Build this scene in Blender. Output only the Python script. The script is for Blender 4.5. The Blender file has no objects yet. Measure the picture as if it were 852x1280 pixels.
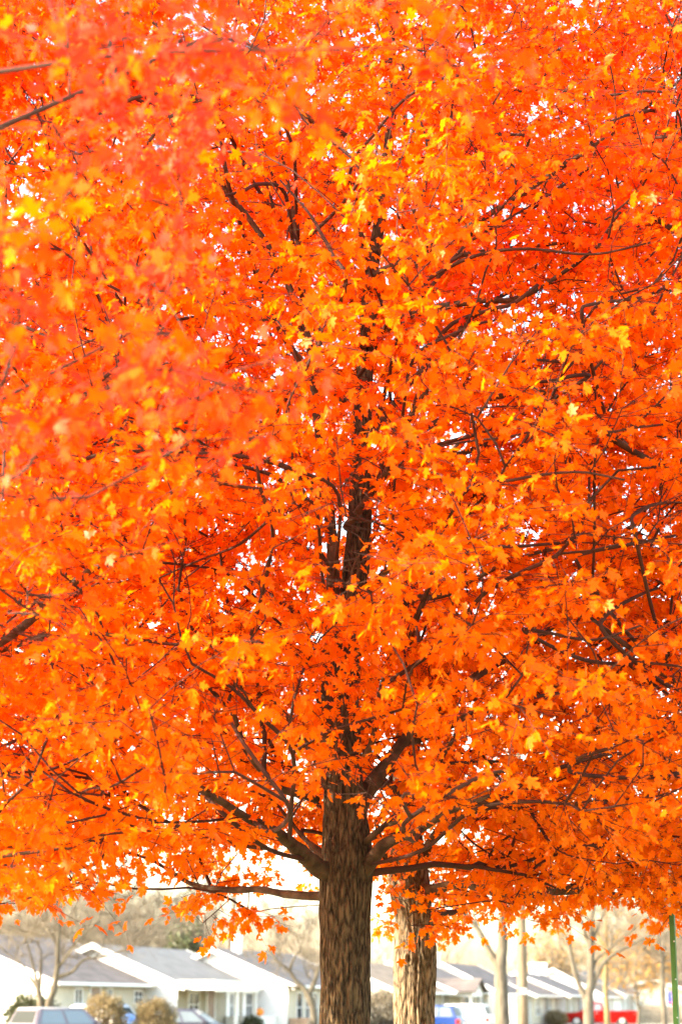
import bpy, bmesh, math, random
import numpy as np
from mathutils import Vector, Matrix, noise

random.seed(7); RNG = np.random.default_rng(7)
sc = bpy.context.scene
COL = sc.collection
R = math.radians

# ------------------------------------------------------------------ camera
F = 2400.0; EYE = 1.6; PIT = math.atan(616.0 / F)
cp, sp = math.cos(PIT), math.sin(PIT)
def at(px, py, Y):
    """pixel of the 852x1280 photograph -> world point at depth Y"""
    a = (px - 426) / F; b = (640 - py) / F
    d = (a, cp - b * sp, sp + b * cp)
    k = Y / d[1]
    return Vector((d[0] * k, Y, EYE + d[2] * k))
def proj(P):
    x = P[..., 0]; y = P[..., 1]; z = P[..., 2] - EYE
    dep = y * cp + z * sp; up = -y * sp + z * cp
    dep = np.maximum(dep, .01)
    return 426 + F * x / dep, 640 - F * up / dep
cam = bpy.data.cameras.new('camera'); camo = bpy.data.objects.new('camera', cam); COL.objects.link(camo)
camo.location = (0, 0, EYE); camo.rotation_euler = (R(90) + PIT, 0, 0)
cam.sensor_fit = 'VERTICAL'; cam.sensor_height = 36; cam.lens = F / 1280 * 36
cam.clip_end = 3000; cam.clip_start = .1
cam.dof.use_dof = True; cam.dof.focus_distance = 14.9; cam.dof.aperture_fstop = 2.0
sc.camera = camo

# ------------------------------------------------------------------ light
SUN_AZ = R(75)      # from behind the viewer towards the left
SUN_EL = R(27)
sdir = Vector((-math.sin(SUN_AZ) * math.cos(SUN_EL), -math.cos(SUN_AZ) * math.cos(SUN_EL), math.sin(SUN_EL)))
w = bpy.data.worlds.new('World'); sc.world = w; w.use_nodes = True
nt = w.node_tree; nt.nodes.clear()
sky = nt.nodes.new('ShaderNodeTexSky'); sky.sky_type = 'NISHITA'; sky.sun_disc = False
sky.sun_elevation = SUN_EL; sky.sun_rotation = math.atan2(sdir.x, sdir.y)
sky.air_density = 1.0; sky.dust_density = 2.5; sky.ozone_density = 0.
bg = nt.nodes.new('ShaderNodeBackground'); bg.inputs[1].default_value = .15
wo = nt.nodes.new('ShaderNodeOutputWorld')
wb = nt.nodes.new('ShaderNodeMixRGB'); wb.blend_type = 'MULTIPLY'; wb.inputs[0].default_value = 1; wb.inputs[2].default_value = (1, .94, .82, 1)
nt.links.new(sky.outputs[0], wb.inputs[1]); nt.links.new(wb.outputs[0], bg.inputs[0]); nt.links.new(bg.outputs[0], wo.inputs[0])
sl = bpy.data.lights.new('sun', 'SUN'); sl.energy = 2.0; sl.angle = R(.5); sl.color = (1, .9, .74)
so = bpy.data.objects.new('sun', sl); COL.objects.link(so)
so.rotation_euler = sdir.to_track_quat('Z', 'Y').to_euler()
sc.view_settings.view_transform = 'Standard'; sc.view_settings.look = 'None'
sc.view_settings.gamma = 1; sc.view_settings.exposure = 3.2
sc.cycles.max_bounces = 5; sc.cycles.diffuse_bounces = 4; sc.cycles.transmission_bounces = 3
sc.cycles.glossy_bounces = 2; sc.cycles.caustics_reflective = False; sc.cycles.caustics_refractive = False

# ------------------------------------------------------------------ materials
def mat(name, col, rough=.8, spec=.3, var=0., vscale=3., bump=0., bscale=20., stretch=(1, 1, 1), col2=None, metal=0., wave=None):
    m = bpy.data.materials.new(name); m.use_nodes = True
    n = m.node_tree; b = n.nodes['Principled BSDF']
    b.inputs['Roughness'].default_value = rough; b.inputs['Specular IOR Level'].default_value = spec
    b.inputs['Metallic'].default_value = metal
    b.inputs['Base Color'].default_value = (*col, 1)
    tc = n.nodes.new('ShaderNodeTexCoord'); mp = n.nodes.new('ShaderNodeMapping')
    mp.inputs['Scale'].default_value = stretch
    n.links.new(tc.outputs['Object'], mp.inputs[0])
    if var or col2:
        nz = n.nodes.new('ShaderNodeTexNoise'); nz.inputs['Scale'].default_value = vscale; nz.inputs['Detail'].default_value = 6
        n.links.new(mp.outputs[0], nz.inputs[0])
        cr = n.nodes.new('ShaderNodeValToRGB')
        c2 = col2 or tuple(c * (1 - var) for c in col)
        c1 = col if col2 else tuple(min(1, c * (1 + var)) for c in col)
        cr.color_ramp.elements[0].position = .35; cr.color_ramp.elements[1].position = .65
        cr.color_ramp.elements[0].color = (*c2, 1); cr.color_ramp.elements[1].color = (*c1, 1)
        n.links.new(nz.outputs[0], cr.inputs[0]); n.links.new(cr.outputs[0], b.inputs['Base Color'])
    if bump:
        bp = n.nodes.new('ShaderNodeBump'); bp.inputs['Strength'].default_value = bump; bp.inputs['Distance'].default_value = .02
        if wave:
            wv = n.nodes.new('ShaderNodeTexWave'); wv.bands_direction = 'Z'; wv.wave_profile = 'SAW'; wv.inputs['Scale'].default_value = wave
            n.links.new(tc.outputs['Object'], wv.inputs[0]); n.links.new(wv.outputs[1], bp.inputs['Height'])
        else:
            n2 = n.nodes.new('ShaderNodeTexNoise'); n2.inputs['Scale'].default_value = bscale; n2.inputs['Detail'].default_value = 8
            n.links.new(mp.outputs[0], n2.inputs[0]); n.links.new(n2.outputs[0], bp.inputs['Height'])
        n.links.new(bp.outputs[0], b.inputs['Normal'])
    return m

def leaf_mat(name, stops, tr=.45):
    m = bpy.data.materials.new(name); m.use_nodes = True
    n = m.node_tree; b = n.nodes['Principled BSDF']; out = n.nodes['Material Output']
    b.inputs['Roughness'].default_value = .36; b.inputs['Specular IOR Level'].default_value = .13
    a = n.nodes.new('ShaderNodeAttribute'); a.attribute_name = 'hue'
    cr = n.nodes.new('ShaderNodeValToRGB'); e = cr.color_ramp.elements
    while len(e) < len(stops): e.new(.5)
    for i, (p, c) in enumerate(stops): e[i].position = p; e[i].color = (*c, 1)
    n.links.new(a.outputs['Fac'], cr.inputs[0]); n.links.new(cr.outputs[0], b.inputs['Base Color'])
    t = n.nodes.new('ShaderNodeBsdfTranslucent'); n.links.new(cr.outputs[0], t.inputs[0])
    mx = n.nodes.new('ShaderNodeMixShader'); mx.inputs[0].default_value = tr
    n.links.new(b.outputs[0], mx.inputs[1]); n.links.new(t.outputs[0], mx.inputs[2]); n.links.new(mx.outputs[0], out.inputs[0])
    return m
M_LEAF = leaf_mat('maple_leaf', [(0, (.93, .245, .004)), (.25, (.94, .21, .001)), (.5, (.94, .182, .0005)), (.72, (.92, .125, .0005)), (.9, (.88, .07, .003)), (1, (.82, .05, .02))], .6)
M_GOLD = leaf_mat('golden_leaf', [(0, (.46, .30, .10)), (1, (.44, .20, .035))])
M_EVER = leaf_mat('evergreen_leaf', [(0, (.045, .06, .025)), (1, (.10, .105, .05))], .15)
M_TAN = leaf_mat('tan_leaf', [(0, (.16, .12, .055)), (1, (.36, .28, .15))], .3)
M_BRUSH = mat('pale_twigs', (.19, .16, .12), .95, .1, var=.3, vscale=1.2)

def bark_mat(name, dark, light, sc_=1.0, bump=.9):
    m = bpy.data.materials.new(name); m.use_nodes = True
    n = m.node_tree; b = n.nodes['Principled BSDF']; b.inputs['Roughness'].default_value = .9
    b.inputs['Specular IOR Level'].default_value = .25
    tc = n.nodes.new('ShaderNodeTexCoord'); mp = n.nodes.new('ShaderNodeMapping')
    mp.inputs['Scale'].default_value = (27 * sc_, 27 * sc_, 7.5 * sc_)
    n.links.new(tc.outputs['Object'], mp.inputs[0])
    dn = n.nodes.new('ShaderNodeTexNoise'); dn.inputs['Scale'].default_value = .8; dn.inputs['Detail'].default_value = 4
    n.links.new(mp.outputs[0], dn.inputs[0])
    mixv = n.nodes.new('ShaderNodeMixRGB'); mixv.inputs[0].default_value = .25
    n.links.new(mp.outputs[0], mixv.inputs[1]); n.links.new(dn.outputs['Color'], mixv.inputs[2])
    vo = n.nodes.new('ShaderNodeTexVoronoi'); vo.feature = 'DISTANCE_TO_EDGE'; vo.inputs['Scale'].default_value = 1.0
    n.links.new(mixv.outputs[0], vo.inputs[0])
    nz = n.nodes.new('ShaderNodeTexNoise'); nz.inputs['Scale'].default_value = 2.2; nz.inputs['Detail'].default_value = 9; nz.inputs['Roughness'].default_value = .65
    n.links.new(mp.outputs[0], nz.inputs[0])
    ad = n.nodes.new('ShaderNodeMath'); ad.operation = 'MULTIPLY_ADD'; ad.inputs[1].default_value = .9
    n.links.new(vo.outputs[0], ad.inputs[0]); n.links.new(nz.outputs[0], ad.inputs[2])
    cr = n.nodes.new('ShaderNodeValToRGB'); e = cr.color_ramp.elements
    e[0].position = .42; e[0].color = (*dark, 1); e[1].position = .82; e[1].color = (*light, 1)
    n.links.new(ad.outputs[0], cr.inputs[0]); n.links.new(cr.outputs[0], b.inputs['Base Color'])
    bp = n.nodes.new('ShaderNodeBump'); bp.inputs['Strength'].default_value = bump; bp.inputs['Distance'].default_value = .015
    n.links.new(ad.outputs[0], bp.inputs['Height']); n.links.new(bp.outputs[0], b.inputs['Normal'])
    return m
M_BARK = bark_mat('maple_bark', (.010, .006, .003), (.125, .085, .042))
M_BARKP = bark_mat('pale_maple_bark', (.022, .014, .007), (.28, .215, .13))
M_TWIG = mat('twig_bark', (.05, .02, .010), .8, .3, var=.3, vscale=8)
M_LIMB = mat('limb_bark', (.10, .06, .03), .85, .3, col2=(.035, .02, .01), vscale=9, bump=.7, bscale=25)
M_GREY = mat('grey_bark', (.15, .13, .095), .9, .2, col2=(.075, .062, .045), vscale=4, bump=.5, bscale=12, stretch=(3, 3, .6))
M_GREYD = mat('dark_grey_bark', (.16, .13, .10), .9, .2, col2=(.10, .085, .07), vscale=4)
M_POLE = mat('weathered_pole_wood', (.21, .165, .11), .9, .2, col2=(.13, .10, .065), vscale=5, stretch=(8, 8, .5), bump=.4)
M_WHITE = mat('white_siding', (.78, .77, .74), .6, .3, bump=.5, wave=2.2)
M_CREAM = mat('cream_siding', (.50, .45, .35), .6, .3, bump=.5, wave=2.2, var=.05)  # plain cream on some walls, shade tone on white houses' fronts
M_BEIGE = mat('beige_siding', (.34, .30, .225), .7, .3, bump=.5, wave=2.2, var=.06)  # also the shade tone of several street fronts
M_TRIM = mat('white_trim', (.8, .79, .76), .5, .4, var=.02)
M_GLASS = mat('window_glass', (.05, .055, .06), .08, .8, var=.2, vscale=.6)
M_CURT = mat('curtained_glass', (.30, .29, .26), .2, .6, var=.3, vscale=1)
M_ROOF = mat('grey_brown_shingles', (.125, .105, .095), .95, .2, var=.22, vscale=1.3, bump=.4, bscale=9, stretch=(1, 1, 3))
M_ROOF2 = mat('light_grey_shingles', (.17, .162, .15), .95, .2, var=.12, vscale=1.1, bump=.4, bscale=9, stretch=(1, 1, 3))
M_ROOF3 = mat('slate_grey_shingles', (.11, .10, .097), .95, .2, var=.2, vscale=1.5, bump=.4, bscale=9)
M_ROOF4 = mat('tan_shingles', (.22, .165, .115), .95, .2, var=.2, vscale=1.5, bump=.4, bscale=9)
M_BRICK = mat('tan_brick', (.38, .27, .19), .9, .2, var=.3, vscale=6)
M_DOOR = mat('door_paint', (.25, .16, .11), .5, .4, var=.1)
M_TYRE = mat('tyre_rubber', (.02, .02, .02), .8, .3)
M_RIM = mat('alloy_rim', (.55, .55, .56), .35, .5, metal=.7)
M_CGLASS = mat('car_glass', (.12, .15, .17), .1, .8)
M_RGLASS = mat('dark_car_glass', (.022, .025, .021), .35, .08)
M_LAMP = mat('tail_lamp_plastic', (.5, .02, .015), .2, .6)
M_HEAD = mat('headlamp_plastic', (.75, .75, .72), .15, .7)
M_BLACK = mat('black_plastic', (.03, .03, .03), .6, .4)
M_GREENP = mat('green_post_paint', (.05, .17, .03), .5, .4, var=.12, vscale=9)
M_SIGNR = mat('sign_red', (.75, .04, .03), .4, .4, var=.04)
M_SIGNW = mat('sign_white', (.8, .8, .78), .4, .4, var=.02)
M_PUMP = mat('pumpkin_skin', (.80, .25, .02), .5, .4, var=.1)
def paint(name, c, spec=.6): return mat(name, c, .28, spec)

# ------------------------------------------------------------------ mesh helpers
def tag(o, label=None, cat=None, group=None, kind=None):
    if label: o['label'] = label
    if cat: o['category'] = cat
    if group: o['group'] = group
    if kind: o['kind'] = kind
    return o
def link(name, me, parent=None, m=None, smooth=False):
    if m is not None: me.materials.append(m)
    if smooth: me.polygons.foreach_set('use_smooth', [True] * len(me.polygons))
    o = bpy.data.objects.new(name, me); COL.objects.link(o)
    if parent: o.parent = parent
    return o
def empty(name, loc=(0, 0, 0), rz=0):
    o = bpy.data.objects.new(name, None); COL.objects.link(o); o.location = loc; o.rotation_euler = (0, 0, rz)
    o.empty_display_size = .2
    return o
class MB:
    def __init__(s): s.v = []; s.f = []
    def add(s, v, f):
        b = len(s.v); s.v += [tuple(p) for p in v]; s.f += [tuple(i + b for i in q) for q in f]; return s
    def box(s, x0, x1, y0, y1, z0, z1):
        return s.add([(x0, y0, z0), (x1, y0, z0), (x1, y1, z0), (x0, y1, z0), (x0, y0, z1), (x1, y0, z1), (x1, y1, z1), (x0, y1, z1)],
                     [(0, 3, 2, 1), (4, 5, 6, 7), (0, 1, 5, 4), (1, 2, 6, 5), (2, 3, 7, 6), (3, 0, 4, 7)])
    def prism(s, pts, axis, a, b):
        """pts: 2D outline, extruded along axis 'x' or 'y' from a to b"""
        n = len(pts)
        mk = (lambda p, t: (t, p[0], p[1])) if axis == 'x' else (lambda p, t: (p[0], t, p[1]))
        v = [mk(p, a) for p in pts] + [mk(p, b) for p in pts]
        f = [tuple(range(n)), tuple(range(2 * n - 1, n - 1, -1))] + [(i, i + n, (i + 1) % n + n, (i + 1) % n) for i in range(n)]
        return s.add(v, f)
    def tube(s, pts, rad, k=8, cap=True):
        pts = [Vector(p) for p in pts]; n = len(pts); v = []; ref = None
        for i, p in enumerate(pts):
            d = (pts[min(i + 1, n - 1)] - pts[max(i - 1, 0)])
            d = d.normalized() if d.length > 1e-6 else Vector((0, 0, 1))
            if ref is None: ref = d.orthogonal().normalized()
            u = (ref - d * ref.dot(d)); u = u.normalized() if u.length > 1e-5 else d.orthogonal().normalized(); ref = u
            w_ = d.cross(u); r = rad[i] if hasattr(rad, '__len__') else rad
            for j in range(k):
                a = 2 * math.pi * j / k; v.append(p + (u * math.cos(a) + w_ * math.sin(a)) * r)
        f = [(i * k + j, i * k + (j + 1) % k, (i + 1) * k + (j + 1) % k, (i + 1) * k + j) for i in range(n - 1) for j in range(k)]
        if cap: f += [tuple(range(k - 1, -1, -1)), tuple((n - 1) * k + j for j in range(k))]
        return s.add(v, f)
    def cyl(s, c, r, h, axis='z', k=20):
        a = Vector(c); d = {'x': Vector((1, 0, 0)), 'y': Vector((0, 1, 0)), 'z': Vector((0, 0, 1))}[axis]
        return s.tube([a - d * h / 2, a + d * h / 2], r, k)
    def build(s, name, m, parent=None, smooth=False, bevel=0):
        me = bpy.data.meshes.new(name); me.from_pydata(s.v, [], s.f)
        bm = bmesh.new(); bm.from_mesh(me); bmesh.ops.recalc_face_normals(bm, faces=bm.faces)
        if bevel: bmesh.ops.bevel(bm, geom=bm.edges[:], offset=bevel, segments=2, affect='EDGES', clamp_overlap=True)
        bm.to_mesh(me); bm.free(); me.update()
        return link(name, me, parent, m, smooth)
def smooth_path(pts, n=6):
    """Catmull-Rom through points (tuples of any length)"""
    P = [np.array(p, float) for p in pts]; P = [2 * P[0] - P[1]] + P + [2 * P[-1] - P[-2]]; out = []
    for i in range(1, len(P) - 2):
        for k in range(n):
            t = k / n; a, b, c, d = P[i - 1:i + 3]
            out.append(.5 * (2 * b + (c - a) * t + (2 * a - 5 * b + 4 * c - d) * t * t + (3 * b - a - 3 * c + d) * t ** 3))
    out.append(P[-2]); return out

def big_mesh(name, V, F_, k, attr=None):
    """V (n,3) array, F_ (m,k) int array"""
    me = bpy.data.meshes.new(name); me.vertices.add(len(V)); me.vertices.foreach_set('co', V.astype(np.float32).ravel())
    me.loops.add(F_.size); me.loops.foreach_set('vertex_index', F_.astype(np.int32).ravel())
    me.polygons.add(len(F_)); me.polygons.foreach_set('loop_start', np.arange(0, F_.size, k, dtype=np.int32))
    me.polygons.foreach_set('loop_total', np.full(len(F_), k, dtype=np.int32))
    if attr is not None:
        a = me.attributes.new('hue', 'FLOAT', 'POINT'); a.data.foreach_set('value', attr.astype(np.float32))
    me.update(calc_edges=True); return me

# maple leaf outline: half, base (0,0) -> tip (0,1)
HALF = [(.17, -.07), (.33, -.02), (.25, .17), (.42, .27), (.55, .46), (.33, .47), (.17, .42), (.27, .73), (.11, .77)]
def leaf_template():
    pts = [(0, 0)] + HALF + [(0, 1.0)] + [(-x, y) for x, y in reversed(HALF)]
    n = len(HALF); L = np.array(pts); x, y = L[:, 0], L[:, 1]
    z = -.30 * np.abs(x) ** 1.3 * 1.0 - .22 * (y - .3) ** 2 + .10 * np.abs(x)
    V = np.stack([x, y, z], 1)
    f1 = list(range(0, n + 2)); f2 = [n + 1] + list(range(n + 2, 2 * n + 2)) + [0]
    # petiole: thin strip
    return V, np.array([f1, f2])
LT, LF = leaf_template()
def norm(a): return a / np.maximum(np.linalg.norm(a, axis=1, keepdims=True), 1e-6)
def leaves_mesh(name, P, AX, NR, size, hue):
    n = len(P); Vd = norm(AX); U = norm(np.cross(Vd, NR)); N = np.cross(U, Vd)
    curl = RNG.uniform(-.6, 3.4, (n, 1, 1)); wid = RNG.uniform(.7, 1.1, (n, 1, 1))
    S = size[:, None, None]
    T = LT[None]; W = P[:, None] + S * (T[..., 0:1] * wid * U[:, None] + T[..., 1:2] * Vd[:, None] + T[..., 2:3] * curl * N[:, None])
    k = len(LT); V = W.reshape(-1, 3); Fc = (LF[None] + (np.arange(n) * k)[:, None, None]).reshape(-1, LF.shape[1])
    return big_mesh(name, V, Fc, LF.shape[1], np.clip(np.repeat(hue, k) + np.tile(.10 * (np.hypot(LT[:, 0], LT[:, 1] - .4) - .4), n) + RNG.normal(size=n * k) * .05, 0, 1))
def strips_mesh(name, A, B, r0, r1, k=3):
    """thin tapered k-sided twigs from A to B"""
    n = len(A); D = norm(B - A); U = norm(np.cross(D, RNG.normal(size=(n, 3)))); W_ = np.cross(D, U)
    ang = np.arange(k) * 2 * math.pi / k
    ring = U[:, None] * np.cos(ang)[None, :, None] + W_[:, None] * np.sin(ang)[None, :, None]
    V = np.concatenate([A[:, None] + ring * r0[:, None, None], B[:, None] + ring * r1[:, None, None]], 1).reshape(-1, 3)
    j = np.arange(k); q = np.stack([j, (j + 1) % k, (j + 1) % k + k, j + k], 1)
    Fc = (q[None] + (np.arange(n) * 2 * k)[:, None, None]).reshape(-1, 4)
    return V, Fc

# ------------------------------------------------------------------ branching
class Skel:
    def __init__(s, cap=60000):
        s.P = np.zeros((cap, 3)); s.D = np.zeros((cap, 3)); s.L = np.zeros(cap); s.par = np.full(cap, -1); s.r = np.zeros(cap); s.fix = np.zeros(cap, bool); s.n = 0
    def add(s, p, par, r=0., fix=False):
        i = s.n; s.P[i] = p; s.par[i] = par; s.r[i] = r; s.fix[i] = fix
        if par >= 0:
            d = s.P[i] - s.P[par]; l = np.linalg.norm(d); s.L[i] = s.L[par] + l; s.D[i] = d / max(l, 1e-6)
        else: s.D[i] = (0, 0, 1)
        s.n += 1; return i
    def path(s, pts, par=-1):
        """pts: (x,y,z,r)"""
        ids = []
        for q in pts:
            par = s.add(q[:3], par, q[3], True); ids.append(par)
        return ids
    def nearest(s, p): return int(np.argmin(((s.P[:s.n] - p) ** 2).sum(1)))
    def grow(s, pts, bf=.32, down=.9, step=.2, minL=0.):
        ends = []
        for p in pts:
            n = s.n; v = p - s.P[:n]; d = np.linalg.norm(v, axis=1)
            c = d + bf * s.L[:n] + down * np.maximum(0, -v[:, 2] + .05) + .35 * np.maximum(0, -(v * s.D[:n]).sum(1))
            c[s.L[:n] < minL] += 5
            j = int(np.argmin(c)); l = d[j]
            k = max(1, int(l / step)); a = s.P[j].copy(); b = p; m = a + s.D[j] * l * (.35 if s.D[j, 2] > -.1 and s.D[j] @ (p - a) > .3 * l else .08) + (b - a) * .25 + RNG.normal(size=3) * .05 * l
            par = j
            for i in range(1, k + 1):
                t = i / k; q = (1 - t) ** 2 * a + 2 * t * (1 - t) * m + t * t * b
                if i < k: q = q + RNG.normal(size=3) * .012
                par = s.add(q, par)
            ends.append(par)
        s.ends = np.array(ends); return s.ends
    def radii(s, r0=.0032, e=.47):
        cnt = np.zeros(s.n); cnt[s.ends] = 1
        for i in range(s.n - 1, 0, -1):
            if s.par[i] >= 0: cnt[s.par[i]] += cnt[i]
        rr = r0 * np.maximum(cnt, 1) ** e
        s.cnt = cnt; fx = s.fix[:s.n]; s.r[:s.n] = np.where(fx, s.r[:s.n], rr)
        for i in range(s.n):      # no child thicker than what it grows from
            p = s.par[i]
            if p >= 0 and not s.fix[i]: s.r[i] = min(s.r[i], s.r[p] * .93)
    def tubes(s, mb_small, k=6, skipfix=True):
        kids = {}
        for i in range(1, s.n):
            if s.par[i] >= 0: kids.setdefault(int(s.par[i]), []).append(i)
        started = set(); stack = []
        for i in range(s.n):
            if s.fix[i] or s.par[i] < 0:
                for c in kids.get(i, []):
                    if not s.fix[c]: stack.append((i, c))
        while stack:
            p, c = stack.pop(); ch = [p, c]
            while True:
                ks = kids.get(c, [])
                if not ks: break
                ks = sorted(ks, key=lambda q: -s.cnt[q])
                for o in ks[1:]: stack.append((c, o))
                c = ks[0]; ch.append(c)
            rad = [min(s.r[ch[1]] * 1.15, s.r[ch[0]])] + [s.r[q] for q in ch[1:]]
            big = rad[0] > .02
            mb_small.tube([s.P[q] for q in ch], rad, 8 if big else (5 if rad[0] > .008 else 3), cap=False)

def in_view(P, mx=120, top=-160, bot=1300):
    x, y = proj(P); return (x > -mx) & (x < 852 + mx) & (y > top) & (y < bot)

def foliage(s, ends, root, name, m, per=34, size=(.075, .125), huef=None, spread=.30, gaps=None, twigm=None):
    """leafy twiglets around every end node"""
    E = s.P[ends]; D = s.D[ends]; n = len(E); tw = 6; lp = max(1, per // tw)
    A = np.repeat(E, tw, 0); Dd = np.repeat(D, tw, 0)
    off = RNG.uniform(0, .22, (len(A), 1)); A = A - Dd * off
    r = RNG.normal(size=(len(A), 3)); r[:, 2] = r[:, 2] * .33 - .03
    dirs = norm(Dd * .5 + norm(r)); ln = RNG.uniform(.4, 1.35, (len(A), 1)) * spread
    B = A + dirs * ln; B[:, 2] -= (ln[:, 0] ** 2) * .25
    # leaves
    t = RNG.uniform(.15, 1.05, (len(A), lp, 1)); P = A[:, None] + (B - A)[:, None] * t
    out = norm(RNG.normal(size=(len(A) * lp, 3)) * (1, 1, .7)).reshape(len(A), lp, 3)
    pet = RNG.uniform(.02, .075, t.shape); base = P + out * pet; base[..., 2] -= .012
    P0 = P.reshape(-1, 3); base = base.reshape(-1, 3); out = out.reshape(-1, 3)
    ax = out * .9 + np.repeat(dirs, lp, 0) * .4 + np.array([0, 0, -.62]) + RNG.normal(size=out.shape) * .42
    nr = RNG.normal(size=out.shape) * .72 + np.array([0, 0, .78])
    keep = np.ones(len(base), bool)
    if gaps is not None: keep &= gaps(base)
    P0, base, ax, nr = P0[keep], base[keep], ax[keep], nr[keep]
    sz = RNG.uniform(size[0], size[1], len(base)) * np.where(in_view(base, 300, -500, 1400), 1, 1.25)
    h = huef(base) if huef else RNG.uniform(0, 1, len(base))
    link(name, leaves_mesh(name, base, ax, nr, sz, h), root, m)
    # twiglets and leaf stalks
    V1, F1 = strips_mesh('t', A, B, np.full(len(A), .0032), np.full(len(A), .0014))
    iv = in_view(base, 60, -60)
    V2, F2 = strips_mesh('t', P0[iv], base[iv], np.full(iv.sum(), .0011), np.full(iv.sum(), .0009))
    me = big_mesh('twig', np.concatenate([V1, V2]), np.concatenate([F1, F2 + len(V1)]), 4)
    link('twigs', me, root, twigm or M_TWIG)
    return len(base)

def noise3(P, s, off=0.):
    return np.array([noise.noise(Vector((p[0] * s + off, p[1] * s, p[2] * s))) for p in P])

def make_trunk(name, path, root, m, k=150, nz=420, rough=1.0, seed=0., knots=(), fade=None):
    """dense trunk mesh with ridged bark; path: list (x,y,z,r). knots: (z, angle, size)"""
    pa = smooth_path(path, 12); Z = np.array([p[2] for p in pa]); zs = np.linspace(Z[0], Z[-1], nz)
    X = np.interp(zs, Z, [p[0] for p in pa]); Y = np.interp(zs, Z, [p[1] for p in pa]); Rr = np.interp(zs, Z, [p[3] for p in pa])
    V = np.zeros((nz, k, 3)); an = np.arange(k) * 2 * math.pi / k
    for i in range(nz):
        z = zs[i]; r = Rr[i]
        for j in range(k):
            a = an[j] + .25 * noise.noise(Vector((z * .9, seed, 0))); ca, sa = math.cos(a), math.sin(a)
            lump = noise.noise(Vector((ca * .9 + seed, sa * .9, z * .8))) * .09
            wob = noise.noise(Vector((ca * 3, sa * 3, z * 2.2 + seed))) * .9
            a1 = noise.noise(Vector((ca * 7 + seed + wob * .6, sa * 7, z * 2.4)))
            a2 = noise.noise(Vector((ca * 15, sa * 15 + seed, z * 6)))
            ridge = (1 - abs(a1) * 2.6) ; cre = -max(0, ridge) ** 2 * .017 + a2 * .006
            rr = r * (1 + lump) + cre * rough * min(1, r / .12)
            for (kz, ka, ks) in knots:
                da = (a - ka + math.pi) % (2 * math.pi) - math.pi; dd = math.hypot(da * r, (z - kz) * .8) / ks
                if dd < 2.2: rr += ks * (.55 * math.exp(-(dd - .75) ** 2 * 6) - .5 * math.exp(-dd * dd * 7))
            V[i, j] = (X[i] + ca * rr, Y[i] + sa * rr, z)
    idx = np.arange(nz * k).reshape(nz, k); nx = np.roll(idx, -1, 1)
    Fc = np.stack([idx[:-1], nx[:-1], nx[1:], idx[1:]], -1).reshape(-1, 4)
    me = big_mesh(name, V.reshape(-1, 3), Fc, 4)
    return link(name, me, root, m, True)

def limb_part(pts, root, m, k=14, rough=1.):
    """pts (x,y,z,r) smooth limb with uneven surface"""
    pa = smooth_path(pts, 7); mb = MB(); P = [p[:3] for p in pa]; r = [max(.004, p[3] * (1 + .10 * noise.noise(Vector(p[:3]) * 5))) for p in pa]
    mb.tube(P, r, k)
    v = []
    for q in mb.v:
        V_ = Vector(q); n_ = noise.noise(V_ * 11) * .006 * rough + noise.noise(V_ * 30) * .003 * rough
        v.append((q[0] + n_, q[1] + n_, q[2] + n_))
    mb.v = v
    return mb.build('limb', m, root, True)

def pxpath(pts, to):
    """pts: (px, py, Y, width_px)"""
    out = []
    for px, py, Y, wpx in pts:
        p = at(px, py, Y); out.append((p.x, p.y, p.z, wpx * Y / F / 2))
    return out

def envelope(center, zlo, zhi, rmax, N, prof=None, bottom=None, bias=.75, rs=None):
    """random points in a crown of revolution with an uneven outline"""
    out = []; cx, cy = center
    while len(out) < N:
        M = N * 2
        z = RNG.uniform(0, 1, M); a = RNG.uniform(0, 2 * math.pi, M); q = RNG.uniform(0, 1, M) ** (.5 * bias)
        rp = np.interp(z, prof[0], prof[1]) * rmax
        ok = RNG.uniform(0, 1, M) < (rp / rmax) ** 2 + .02
        for zi, ai, qi, ri, o in zip(z, a, q, rp, ok):
            if not o: continue
            h = zlo + zi * (zhi - zlo)
            lob = 1 + .16 * noise.noise(Vector((math.cos(ai) * 1.6 + cx, math.sin(ai) * 1.6 + cy, h * .45)))
            p = (cx + math.cos(ai) * qi * ri * lob, cy + math.sin(ai) * qi * ri * lob, h)
            if bottom is not None and h < bottom(p): continue
            out.append(p)
            if len(out) >= N: break
    return np.array(out)
def thin_outside(P, keep=.45, **k):
    iv = in_view(P, 170, -260, 1400); return P[iv | (RNG.uniform(size=len(P)) < keep)]
def min_dist(P, d):
    """drop points that crowd earlier ones"""
    cell = {}; out = []
    for p in P:
        c = tuple((p // d).astype(int)); bad = False
        for dx in (-1, 0, 1):
            for dy in (-1, 0, 1):
                for dz in (-1, 0, 1):
                    for q in cell.get((c[0] + dx, c[1] + dy, c[2] + dz), ()):
                        if ((p - q) ** 2).sum() < d * d: bad = True; break
        if not bad: cell.setdefault(c, []).append(p); out.append(p)
    return np.array(out)

PROF = ([0, .08, .25, .5, .75, 1], [.72, .93, 1, .92, .68, .22])
def hue_fn(base, up=.035, sd=.16, sc_=.55, seed=0.):
    def f(P):
        nb = noise3(P[::1], sc_, seed) if len(P) < 4000 else np.repeat(noise3(P[::12], sc_, seed), 12)[:len(P)]
        return np.clip(base + up * (P[:, 2] - 4) + nb * .30 + RNG.normal(size=len(P)) * sd, 0, 1)
    return f

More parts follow.
